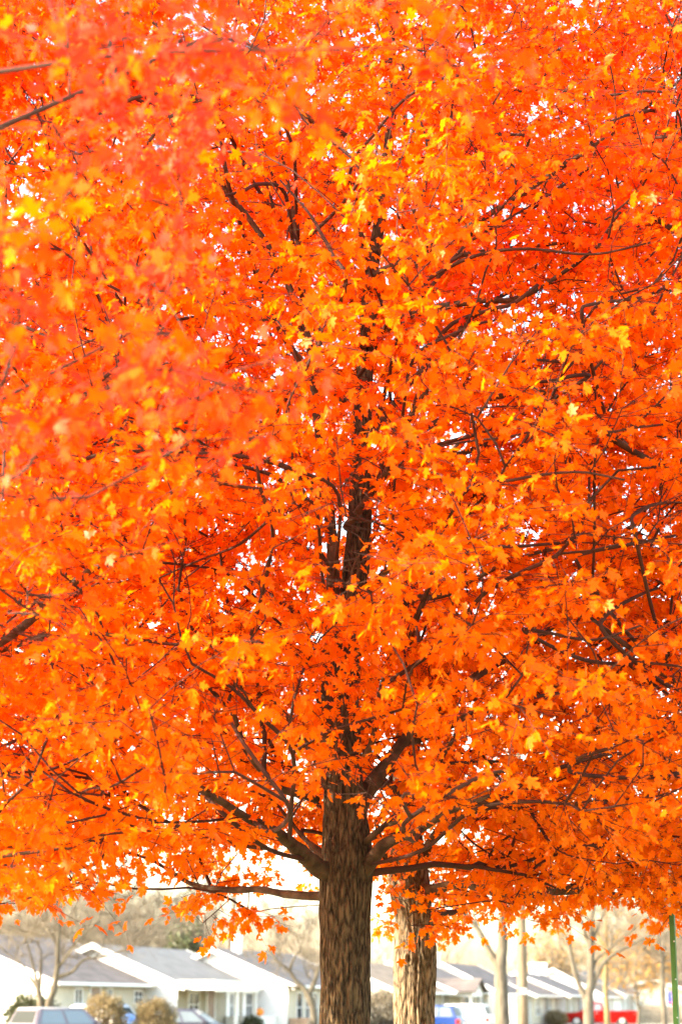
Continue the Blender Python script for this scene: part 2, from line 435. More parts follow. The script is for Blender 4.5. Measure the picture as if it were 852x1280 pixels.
def boughs(lst, x0, x1, seed):
    """long thin boughs: [(px,py,width)...] -> world polylines at gently changing depth"""
    rr = random.Random(seed); out = []
    for pts in lst:
        mx = sum(p[0] for p in pts) / len(pts); Y0 = rr.uniform(11.4, 13.4); dy = rr.uniform(-.25, .25)
        if x0 <= mx < x1: out.append(pxpath([(p[0], p[1], Y0 + dy * i, min(8, p[2]) * .7) for i, p in enumerate(pts)], 0))
    return out
def bough_gaps(lst):
    g = []
    for pts in lst:
        for a, b in zip(pts[:-1], pts[1:]):
            a = np.array(a[:3]); b = np.array(b[:3])
            for k, r in ((.12, .10), (.36, .13), (.65, .15), (1.0, .17), (1.4, .18)): o = np.array([0, -k, -.22 * k]); g.append((a + o, b + o, r, .22))
    return g
BOUGHS = [
    [(198, 118, 9), (175, 121, 8), (150, 130, 7), (110, 148, 5), (65, 160, 4)], [(215, 145, 8), (190, 172, 8), (165, 205, 7), (145, 240, 5)], [(325, 230, 8), (300, 240, 7), (265, 248, 6)],
    [(415, 318, 8), (400, 290, 7), (385, 265, 6), (350, 225, 4)], [(175, 380, 7), (125, 350, 6), (80, 315, 5), (30, 285, 4)], [(640, 168, 6), (570, 173, 5), (515, 177, 4)],
    [(545, 350, 8), (580, 308, 7), (620, 282, 5), (690, 240, 4), (722, 208, 3)], [(548, 341, 8), (600, 318, 7), (660, 311, 6), (740, 318, 5), (812, 303, 4)], [(852, 172, 7), (820, 172, 6), (785, 174, 4)],
    [(770, 118, 5), (705, 127, 4)], [(790, 143, 7), (762, 152, 5)], [(610, 388, 9), (640, 380, 10), (672, 356, 7)],
    [(375, 590, 7), (300, 570, 7), (230, 565, 5), (165, 563, 4)], [(300, 582, 7), (240, 572, 6), (200, 570, 6), (155, 573, 4)], [(300, 524, 6), (240, 528, 5), (200, 531, 5), (140, 546, 4)],
    [(200, 478, 10), (182, 471, 10), (164, 482, 7)], [(155, 448, 6), (90, 432, 5), (20, 404, 7)], [(350, 640, 6), (300, 680, 5), (250, 700, 4), (200, 722, 3)],
    [(230, 706, 5), (160, 706, 5), (115, 734, 4)], [(326, 612, 7), (320, 575, 6), (312, 548, 4)], [(715, 470, 11), (695, 475, 10), (668, 478, 6)], [(685, 451, 6), (650, 452, 5)],
    [(560, 556, 4), (640, 545, 4), (700, 528, 3)], [(770, 539, 5), (832, 530, 4)], [(790, 645, 7), (812, 632, 7), (832, 628, 5)], [(606, 686, 7), (660, 682, 6), (718, 677, 5)],
    [(730, 692, 7), (790, 680, 6), (845, 669, 5)], [(650, 716, 9), (672, 706, 9), (700, 692, 6)], [(756, 770, 8), (790, 748, 7), (820, 735, 4)], [(310, 803, 6), (225, 806, 6), (150, 796, 5), (95, 792, 3)],
    [(5, 932, 6), (75, 905, 5), (120, 880, 4)], [(10, 966, 5), (60, 963, 5), (115, 940, 4)], [(112, 986, 5), (140, 983, 5), (178, 961, 4)], [(254, 992, 11), (240, 975, 10), (215, 955, 6)],
    [(330, 965, 9), (305, 930, 8), (290, 905, 6)], [(325, 895, 8), (290, 860, 6), (240, 830, 5)], [(555, 995, 9), (600, 971, 8), (635, 962, 5)], [(800, 828, 5), (852, 833, 5)],
    [(720, 950, 9), (745, 940, 9), (765, 935, 6)], [(660, 1002, 7), (705, 1005, 5)], [(640, 880, 7), (700, 866, 6), (760, 870, 4)], [(560, 420, 6), (620, 400, 5), (690, 405, 4)],
    [(470, 165, 7), (510, 120, 6), (560, 95, 4)], [(330, 120, 7), (290, 60, 6), (250, 30, 4)], [(640, 600, 6), (720, 590, 5), (780, 600, 4)], [(100, 640, 6), (50, 632, 5), (0, 640, 4)],
    [(420, 180, 7), (380, 150, 5), (350, 90, 4)], [(740, 380, 7), (800, 372, 6), (850, 350, 4)], [(120, 200, 6), (60, 215, 5), (0, 200, 4)], [(680, 790, 7), (740, 800, 5), (800, 782, 4)],
]
def capsule_gap(segs):
    """hollows in a crown: (a, b, radius, keep)"""
    def g(P):
        keep = np.ones(len(P), bool)
        for a, b, r, kp in segs:
            a = np.array(a); b = np.array(b); ab = b - a
            t = np.clip(((P - a) @ ab) / (ab @ ab), 0, 1); d = np.linalg.norm(P - (a + t[:, None] * ab), axis=1)
            keep &= (d > r) | (RNG.uniform(size=len(P)) < kp)
        return keep
    return g

def maple(name, label, base, trunk, limbs, clusters, bark, hue, per, gaps=None, size=(.048, .098), spread=.34, knots=(), tk=150, tn=420, group=None, seed=0., limbm=None, r0=.0035, bl=(), rough=1.):
    root = empty(name, (0, 0, 0)); tag(root, label, 'tree', group)
    B = Vector(base)
    s = Skel(); ids = s.path([tuple(p) for p in smooth_path(trunk, 5)])
    make_trunk('trunk', trunk, root, bark, tk, tn, seed=seed, knots=knots, rough=rough)
    for lb in limbs:
        j = s.nearest(np.array(lb[0][:3])); pts = [tuple(p) for p in smooth_path(lb, 5)]
        s.path(pts[1:], j); limb_part(lb, root, limbm or M_LIMB)
    nfix = s.n
    for lb in bl:      # a bough grows out of the nearest wood below it, then follows its own line
        p = np.array(lb[0][:3]); d0 = p - np.array(lb[1][:3]); d0 /= np.linalg.norm(d0)
        ax = np.array([trunk[3][0], trunk[3][1], p[2] - .7]); tv = ax - p; tl = np.linalg.norm(tv); tv /= tl
        T = p + tv * min(tl, 1.5) + d0 * .35; n0 = nfix; v = T - s.P[:n0]
        c = np.linalg.norm(v, axis=1) + .8 * np.maximum(0, s.P[:n0, 2] - p[2] + .15) + 1.5 * np.maximum(0, p[1] + .3 - s.P[:n0, 1]) + 4 * np.maximum(0, -np.sign(p[0] - trunk[3][0]) * (s.P[:n0, 0] - trunk[3][0]) - .08); j = int(np.argmin(c))
        a = s.P[j]; L_ = np.linalg.norm(a - p); r1 = lb[0][3]
        m1 = p + (d0 * .6 + tv * .4) * min(.45, L_ * .3); m2 = a * .45 + m1 * .55 + np.array([0, 0, -.05 * L_])
        con = [(*a, r1 * 1.15), (*m2, r1 * 1.1), (*m1, r1 * 1.05)] + list(lb)
        pts = [tuple(q) for q in smooth_path(con, 4)]; s.path(pts[1:], j)
        mb = MB(); mb.tube([q[:3] for q in pts], [max(.004, q[3]) for q in pts], 8); mb.build('bough', M_TWIG, root, True)
    D = np.array([np.min(np.linalg.norm(s.P[:s.n] - c, axis=1)) for c in clusters]) + RNG.uniform(0, .5, len(clusters))
    cl = clusters[np.argsort(D)]
    ends = s.grow(cl, minL=2.2); s.radii(r0)
    mb = MB(); s.tubes(mb)
    me = bpy.data.meshes.new('branches'); me.from_pydata(mb.v, [], mb.f); link('branches', me, root, M_TWIG, True)
    n = foliage(s, ends, root, 'crown', M_LEAF, per, size, hue, spread, gaps)
    # move origins to the tree's base
    root.location = B
    for c in root.children: c.matrix_parent_inverse = Matrix.Translation(-B)
    print('tree', label[:40], 'clusters', len(cl), 'leaves', n, 'nodes', s.n)
    return root

# ------------------------------------------------------------------ main maple
YA = 14.5
def trA(pts): return pxpath(pts, YA)
trunkA = trA([(429, 1500, YA, 84), (429, 1440, YA, 70), (430, 1330, YA, 63), (430, 1240, YA, 62), (430, 1160, YA, 62), (432, 1100, YA, 66), (434, 1060, YA, 62), (431, 1000, YA, 52), (430, 930, YA, 43), (430, 860, YA, 37),
              (438, 780, YA, 36), (446, 700, YA, 34), (450, 620, YA, 30), (452, 540, YA, 26), (456, 460, YA + .1, 22), (462, 360, YA + .2, 19), (476, 260, YA + .2, 15), (490, 120, YA + .2, 12), (486, -40, YA, 8), (484, -200, YA, 5)])
limbsA = [
    trA([(420, 1095, YA, 26), (398, 1085, 14.35, 23), (372, 1062, 14.1, 18), (345, 1040, 13.8, 14), (308, 1022, 13.5, 11), (250, 985, 13.0, 8), (190, 950, 12.6, 5)]),
    trA([(420, 1122, YA, 15), (400, 1120, 14.6, 12), (360, 1118, 14.9, 10), (325, 1112, 15.2, 8.5), (285, 1112, 15.5, 8), (240, 1105, 15.8, 6), (190, 1075, 16, 4)]),
    trA([(418, 1085, YA, 12), (395, 1062, 14.7, 9), (378, 1046, 14.9, 6), (350, 1010, 15.1, 4)]),
    trA([(440, 1098, YA, 30), (462, 1078, 14.4, 21), (478, 1058, 14.3, 16), (495, 1048, 14.2, 13), (520, 1040, 14, 10), (560, 1015, 13.6, 8), (610, 995, 13.2, 5)]),
    trA([(445, 1065, YA, 9), (466, 1044, 14.3, 8), (482, 1032, 14.2, 7), (500, 1025, 14, 5), (540, 1000, 13.7, 4)]),
    trA([(438, 1025, YA, 30), (458, 990, 14.6, 22), (478, 962, 14.7, 18), (505, 925, 14.8, 14), (545, 880, 14.9, 12), (600, 842, 15, 10), (670, 800, 15.1, 7), (740, 740, 15.1, 5)]),
    trA([(500, 930, 14.8, 12), (545, 915, 15.2, 11), (600, 886, 15.5, 9), (660, 850, 15.8, 6)]),
    trA([(442, 960, YA, 13), (456, 945, 14.3, 10), (467, 920, 14.2, 8), (470, 885, 14.1, 6), (480, 840, 14, 4)]),
    trA([(425, 1010, YA, 16), (406, 975, 14.6, 13), (396, 950, 14.7, 11), (380, 925, 14.9, 8), (345, 880, 15.1, 6), (300, 830, 15.3, 5)]),
    trA([(396, 1000, 14.6, 10), (350, 985, 14.3, 9), (325, 960, 14.1, 9), (303, 930, 13.9, 8), (290, 890, 13.8, 6), (250, 850, 13.7, 4)]),
    trA([(418, 985, YA, 22), (408, 900, 14.45, 18), (413, 800, 14.4, 17), (416, 700, 14.4, 16), (408, 610, 14.4, 14), (396, 520, 14.3, 11), (385, 420, 14.2, 9), (372, 300, 14, 7), (350, 180, 13.9, 5)]),
    trA([(440, 770, YA, 16), (462, 735, 14.3, 11), (485, 712, 14.1, 8), (520, 690, 13.9, 6), (580, 650, 13.7, 4)]),
    trA([(440, 800, YA, 12), (490, 765, 14.7, 10), (518, 748, 14.8, 9), (560, 742, 14.9, 7), (640, 700, 15, 5), (720, 680, 15.1, 4)]),
    trA([(416, 640, 14.4, 12), (370, 590, 14.2, 8), (310, 572, 13.9, 6), (240, 566, 13.6, 5), (170, 562, 13.3, 4)]),
    trA([(450, 620, YA, 12), (500, 560, 14.7, 9), (580, 510, 15, 8), (690, 478, 15.3, 7), (760, 455, 15.5, 4)]),
    trA([(458, 430, YA, 13), (510, 395, 14.3, 11), (590, 377, 14.1, 9), (650, 372, 13.9, 7), (720, 330, 13.7, 5)]),
    trA([(460, 400, YA, 10), (530, 335, 14.6, 7), (600, 315, 14.7, 6), (690, 305, 14.8, 5), (790, 290, 15, 3)]),
    trA([(466, 340, YA, 10), (450, 280, 14.3, 7), (475, 215, 14.2, 5), (500, 120, 14, 4)]),
    trA([(380, 400, 14.2, 10), (330, 300, 14.1, 8), (250, 200, 13.9, 7), (180, 120, 13.8, 5), (120, 60, 13.7, 4)]),
    trA([(452, 560, YA, 9), (520, 470, 15.2, 8), (610, 380, 15.8, 6), (680, 350, 16.2, 5)]),
]
# limbs that leave the trunk towards and away from the viewer
def free_limb(x, y, z, az, rise, ln, r):
    pts = []; a = az; px, py, pz = x, y, z
    for i in range(6):
        pts.append((px, py, pz, r * (1 - .15 * i))); st = ln / 5
        px += math.sin(a) * st; py += math.cos(a) * st; pz += rise * st * (.5 + .16 * i) ; a += random.uniform(-.2, .2)
    return pts
cA = at(430, 1256, YA)
for (h, az, rise, ln) in [(3.6, 20, .55, 3.4), (4.4, 340, .6, 3.2), (5.2, 160, .5, 2.2), (5.6, 50, .6, 3.3), (6.2, 215, .55, 2.4), (6.8, 300, .6, 3.0), (7.2, 110, .6, 3.0), (8.1, 10, .7, 2.6), (8.5, 250, .7, 2.6)]:
    limbsA.append(free_limb(cA.x + .02, YA, h, R(az), rise, ln, .034))
def bottomA(p):
    x, y, z = p; c = math.exp(-((x - .1) / .85) ** 2)
    front = 1 / (1 + math.exp((y - 14.6) * 1.6))
    side = .35 * noise.noise(Vector((x * .8, y * .5, 1.3)))
    return 2.36 + .10 * max(0, min(1, x - .6)) + .24 * c * front + .22 * front + side * 1.35 + .06 * c
clA = envelope((cA.x, YA + .1), 2.1, 12.6, 4.5, 3000, PROF, bottomA)
def sunlit(P):
    """keep the crowns open where the low sun reaches the second trunk"""
    q = P - ((P[:, 0] - .7) / sdir.x)[:, None] * np.array(sdir)
    return P[~((P[:, 0] < .2) & (np.abs(q[:, 1] - 18.6) < .62) & (q[:, 2] < 2.45))]
near = np.array([tuple(at(432 + RNG.uniform(-62, 62), RNG.uniform(745, 985), RNG.uniform(12.0, 13.7))) for _ in range(26)] + [tuple(at(450 + RNG.uniform(-40, 30), RNG.uniform(560, 620), RNG.uniform(12.4, 13.8))) for _ in range(5)])
clA = sunlit(min_dist(np.concatenate([near, thin_outside(clA, .5)]), .16))
sight = lambda px, py, y0, y1: (tuple(at(px, py, y0)), tuple(at(px, py, y1)))
gapsA = capsule_gap([
    (*sight(432, 1085, 9.5, 14.4), .30, .0), (*sight(432, 1010, 9.5, 14.4), .24, .12), (*sight(428, 905, 9.5, 14.4), .08, .5),
    (*sight(440, 660, 9, 14.4), .22, .07), (*sight(432, 710, 9, 14.4), .18, .10), (*sight(446, 610, 9, 14.4), .14, .2),
    (*sight(350, 1055, 9.5, 14), .16, .15), (*sight(485, 1060, 9.5, 14), .09, .25), (*sight(520, 1140, 9.5, 18), .15, .05), (*sight(843, 1147, 9, 16), .06, .1), (*sight(100, 728, 9, 12.6), .13, .15), (*sight(50, 765, 9, 12.6), .16, .1), (*sight(5, 795, 9, 12.6), .16, .1), (*sight(345, 1118, 9.5, 16), .10, .3), (*sight(480, 965, 9.5, 14.6), .10, .25),
    (*sight(590, 850, 9, 15), .10, .3), (*sight(525, 745, 9, 15), .10, .25), (*sight(590, 375, 8, 15), .09, .3),
    (*sight(700, 475, 8, 16), .09, .3), (*sight(455, 955, 9, 14.6), .2, .2)])
bA = boughs(BOUGHS, 130, 735, 3); bC = boughs(BOUGHS, -99, 130, 3); bD = boughs(BOUGHS, 735, 999, 3); GB = bough_gaps(bA + bC + bD)
_gA = gapsA; _gB = capsule_gap(GB)
gapsA = lambda P: _gA(P) & _gB(P)
maple('maple_tree', 'tall orange maple in the middle, with the widest ridged brown trunk in focus', (cA.x, YA, 0), trunkA, limbsA, clA, M_BARK, hue_fn(.36, .075, .13, .5, 1.), 46,
      gaps=gapsA, bl=bA, rough=1.35, knots=((2.12, R(262), .028), (2.75, R(235), .03)), group='orange maples planted in a row', seed=3.1)

# ------------------------------------------------------------------ second maple behind
YB = 18.6
cB = at(517, 1256, YB)
trunkB = pxpath([(517, 1460, YB, 70), (517, 1400, YB, 58), (518, 1280, YB, 51), (519, 1220, YB, 53), (519, 1190, YB, 54), (517, 1150, YB, 48), (513, 1118, YB, 52), (510, 1085, YB, 50), (508, 1040, YB, 40), (508, 960, YB, 34), (512, 840, YB, 28), (510, 700, YB, 24), (500, 500, YB, 18), (505, 300, YB, 12), (505, 90, YB, 7)], YB)
limbsB = [
    pxpath([(518, 1112, YB, 24), (540, 1112, 18.4, 14), (575, 1105, 18.1, 11), (610, 1112, 17.8, 10), (650, 1118, 17.5, 11), (700, 1112, 17.2, 10), (745, 1100, 17, 8), (790, 1078, 16.8, 6), (822, 1052, 16.7, 4)], 0),
    pxpath([(688, 1116, 17.25, 8), (740, 1112, 17, 7), (790, 1103, 16.8, 5), (830, 1085, 16.6, 4)], 0),
    pxpath([(500, 1100, YB, 18), (492, 1085, 18.4, 13), (480, 1062, 18.1, 9), (470, 1030, 17.8, 6)], 0),
    pxpath([(516, 1090, YB, 18), (540, 1050, 18.3, 12), (575, 1000, 18, 9), (620, 968, 17.7, 7), (690, 940, 17.4, 5)], 0),
    pxpath([(510, 1040, YB, 15), (560, 980, 18.9, 10), (640, 900, 19.2, 8), (720, 800, 19.5, 6)], 0),
    pxpath([(508, 1010, YB, 15), (440, 940, 18.9, 9), (330, 880, 19.2, 7), (200, 800, 19.5, 5)], 0),
    pxpath([(510, 900, YB, 14), (600, 800, 18.3, 9), (740, 690, 18, 7), (820, 640, 17.8, 5)], 0),
    pxpath([(510, 820, YB, 13), (400, 700, 18.5, 9), (260, 640, 18.2, 6)], 0),
    pxpath([(505, 640, YB, 12), (590, 540, 18.5, 8), (700, 460, 18.2, 5)], 0),
    pxpath([(504, 600, YB, 12), (420, 480, 18.5, 8), (300, 420, 18.2, 5)], 0),
]
def bottomB(p):
    x, y, z = p; lft = 1 / (1 + math.exp((x - .1) * 3))
    near = 1 / (1 + math.exp((y - 18.3) * 2)) * math.exp(-((x - .55) / .45) ** 2)
    return 2.38 + .75 * lft + .35 * noise.noise(Vector((x * .7, y * .5, 5))) + .15 * near
clB = envelope((cB.x, YB), 2.2, 14.5, 4.6, 2150, PROF, bottomB)
clB = sunlit(min_dist(thin_outside(clB, .35), .19))
gapsB = capsule_gap([(*sight(518, 1135, 14, 18.4), .19, .06)])
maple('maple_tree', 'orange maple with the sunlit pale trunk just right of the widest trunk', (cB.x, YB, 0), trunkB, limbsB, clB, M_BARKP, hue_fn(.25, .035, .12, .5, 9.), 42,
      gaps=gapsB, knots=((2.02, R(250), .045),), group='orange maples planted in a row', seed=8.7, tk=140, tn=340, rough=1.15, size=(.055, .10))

# ------------------------------------------------------------------ left neighbour, limb reaching in from the left edge
YC = 13.4
tC = [(-5.0, YC, 0, .2), (-4.98, YC, 1.2, .17), (-4.95, YC, 2.6, .16), (-4.9, YC, 4.5, .12), (-4.95, YC, 6.5, .09), (-4.9, YC, 9, .05), (-4.9, YC, 11, .02)]
limbsC = [
    [(-4.97, YC, 2.2, .09)] + pxpath([(-260, 900, 13.2, 16), (-120, 862, 13, 14), (0, 803, 12.8, 12), (60, 757, 12.7, 11), (112, 714, 12.6, 9), (170, 690, 12.5, 5), (230, 660, 12.4, 4)], 0),
    [(-4.97, YC, 2.3, .07)] + pxpath([(-200, 880, 13.2, 12), (-60, 835, 13.1, 10), (20, 806, 13, 9), (90, 790, 12.9, 7), (180, 800, 12.8, 4)], 0),
    [(-4.9, YC, 4.2, .07)] + pxpath([(-200, 620, 12.9, 10), (-50, 580, 12.6, 9), (80, 578, 12.4, 7), (150, 560, 12.2, 5)], 0),
    [(-4.97, YC, 1.9, .08)] + pxpath([(-200, 1130, 12.4, 12), (-90, 1085, 12, 8), (20, 1068, 11.6, 5), (90, 1060, 11.4, 3)], 0),
    [(-4.9, YC, 5.4, .06)] + pxpath([(-180, 470, 13.2, 10), (-20, 400, 13, 9), (60, 430, 12.8, 6), (150, 440, 12.7, 4)], 0),
]
def bottomC(p):
    x, y, z = p
    return max(2.08, 1.85 + .40 * max(0, (x + 2.2)) + .5 * noise.noise(Vector((x * 1.1, y * .7, 7))) + .25 * max(0, (y - 12)))
clC = envelope((-5.0, YC - .3), 1.6, 12, 4.5, 2200, PROF, bottomC)
clC = sunlit(min_dist(thin_outside(clC, .3), .19))
maple('maple_tree', 'orange maple off the left edge whose bare limb slants up into the picture', (-5.0, YC, 0), tC, limbsC, clC, M_BARK, hue_fn(.34, .075, .12, .6, 4.), 42, size=(.055, .112), bl=bC, gaps=capsule_gap(GB + [(*sight(100, 728, 7, 12.5), .13, .1), (*sight(50, 765, 7, 12.5), .17, .1), (*sight(5, 795, 7, 12.5), .17, .1)]), group='orange maples planted in a row', seed=5, tk=60, tn=90)

# ------------------------------------------------------------------ right neighbour
YD = 15.2
tD = [(5.6, YD, 0, .2), (5.6, YD, 1.2, .17), (5.58, YD, 2.6, .16), (5.6, YD, 4.5, .12), (5.6, YD, 6.5, .09), (5.6, YD, 9, .05), (5.6, YD, 11, .02)]
limbsD = [
    [(5.58, YD, 2.4, .09), (4.6, 14.8, 2.9, .06), (3.6, 14.4, 3.3, .04), (2.6, 14, 3.8, .025), (1.8, 13.6, 4.3, .014)],
    [(5.6, YD, 3.6, .08), (4.4, 14.6, 4.6, .05), (3.2, 14.2, 5.2, .04), (2.2, 13.8, 5.6, .025), (1.4, 13.4, 6, .014)],
    [(5.6, YD, 5.6, .07), (4.4, 14.8, 6.8, .045), (3.2, 14.6, 7.4, .03), (2.0, 14.2, 8.0, .02)],
]
def bottomD(p):
    x, y, z = p; return 2.26 + .34 * noise.noise(Vector((x * .9, y * .7, 3))) + .32 * max(0, 3.2 - x) - .04 * max(0, x - 2)
clD = envelope((5.3, YD - .4), 1.9, 12.2, 4.6, 1150, PROF, bottomD)
clD = min_dist(thin_outside(clD, .3), .19)
maple('maple_tree', 'red-orange maple off the right edge, its foliage hanging over the green post', (5.6, YD, 0), tD, limbsD, clD, M_BARK, hue_fn(.36, .07, .13, .6, 14.), 42, bl=bD, gaps=capsule_gap(GB + [(*sight(843, 1147, 9, 15.98), .065, .1)]), group='orange maples planted in a row', seed=6, tk=60, tn=90)

# ------------------------------------------------------------------ near tree at upper left, out of focus
YE = 7.0
tE = [(-3.9, YE, 0, .17), (-3.9, YE, 1.2, .15), (-3.85, YE, 2.6, .13), (-3.8, YE, 4.0, .09), (-3.8, YE, 5.5, .06), (-3.8, YE, 7.4, .02)]
limbsE = [
    [(-3.85, YE, 2.7, .06), (-3.0, 6.9, 3.9, .03), (-2.0, 6.7, 4.8, .016), (-1.0, 6.5, 5.0, .009), (.1, 6.4, 5.0, .004)],
    [(-3.85, YE, 2.5, .06), (-3.0, 7.3, 3.0, .03), (-2.0, 7.6, 3.7, .014), (-.9, 7.8, 4.4, .005)],
    [(-3.8, YE, 3.8, .05), (-2.8, 7.3, 4.5, .03), (-1.6, 7.6, 5.2, .015), (-.6, 7.8, 5.8, .008)],
]
def bottomE(p):
    x, y, z = p; return 3.45 + .35 * max(0, x + 1.6) + .5 * noise.noise(Vector((x * 1.2, y * 1.2, 3)))
clE = envelope((-3.8, YE), 2.6, 8.2, 3.9, 900, PROF, bottomE)
clE = clE[(clE[:, 1] > 5.4)]
# a bough that reaches across towards the middle
ex = [np.array(limbsE[0][3][:3]) + RNG.normal(size=3) * (.35, .3, .16) + np.array([RNG.uniform(0, .95), 0, RNG.uniform(0, .4)]) for _ in range(34)]
ex += [np.array([RNG.uniform(-.35, .35), RNG.uniform(6.6, 7.6), RNG.uniform(3.75, 4.15)]) for _ in range(13)]
clE = min_dist(thin_outside(np.concatenate([clE, np.array(ex)]), .4), .26)
nzE = noise3(clE, .9, 3.3)
clE = clE[nzE > .11]
maple('maple_tree', 'nearest maple at the upper left, its big blurred red-orange leaves closest to the viewer', (-3.9, YE, 0), tE, limbsE, clE, M_BARK, hue_fn(.84, .03, .11, .8, 24.), 30, gaps=capsule_gap([(*sight(50, 765, 4, 12.5), .2, .1), (*sight(5, 795, 4, 12.5), .15, .1)]), group='orange maples planted in a row', limbm=M_TWIG, seed=2, tk=50, tn=70, size=(.05, .09))
#BACKGROUND
# ------------------------------------------------------------------ ground, road
TH = R(17.5); SV = Vector((math.sin(TH), math.cos(TH), 0)); NV = Vector((math.cos(TH), -math.sin(TH), 0))
def sheet(name, pts, m, z, kind='structure'):
    mb = MB(); mb.add([(p[0], p[1], z) for p in pts], [tuple(range(len(pts)))]); return tag(mb.build(name, m), kind=kind)
M_GRASS = mat('lawn_grass', (.27, .22, .10), .95, .1, col2=(.17, .16, .07), vscale=.35, bump=.5, bscale=6)
M_ASPH = mat('asphalt', (.16, .15, .145), .9, .2, var=.12, vscale=.8, bump=.2, bscale=30)
M_CONC = mat('concrete', (.36, .30, .26), .9, .2, var=.08, vscale=1.2)
sheet('ground', [(-1500, -400), (1500, -400), (1500, 2600), (-1500, 2600)], M_GRASS, 0)
def along(c, t, o): p = Vector(c) + SV * t + NV * o; return (p.x, p.y)
RC = (9.0, 90, 0)   # a point on the road's near edge
def strip(name, o0, o1, m, z, t0=-110, t1=420): return sheet(name, [along(RC, t0, o0), along(RC, t0, o1), along(RC, t1, o1), along(RC, t1, o0)], m, z)
strip('road', 0, 8.5, M_ASPH, .008)
strip('pavement', -3.0, -1.6, M_CONC, .05); strip('pavement', 10.1, 11.5, M_CONC, .05)
for o in (-.16, 8.5):
    mb = MB(); a0 = along(RC, -110, o); a1 = along(RC, 420, o); b0 = along(RC, -110, o + .16); b1 = along(RC, 420, o + .16)
    mb.add([(*a0, .0), (*b0, .0), (*b1, .0), (*a1, .0), (*a0, .13), (*b0, .13), (*b1, .13), (*a1, .13)], [(0, 3, 2, 1), (4, 5, 6, 7), (0, 1, 5, 4), (1, 2, 6, 5), (2, 3, 7, 6), (3, 0, 4, 7)])
    tag(mb.build('kerb', M_CONC), kind='structure')
# a cross street whose pale surface shows at the foot of the far view
sheet('cross_street', [(-30, 163), (200, 157), (200, 166), (-30, 172)], M_CONC, .016)

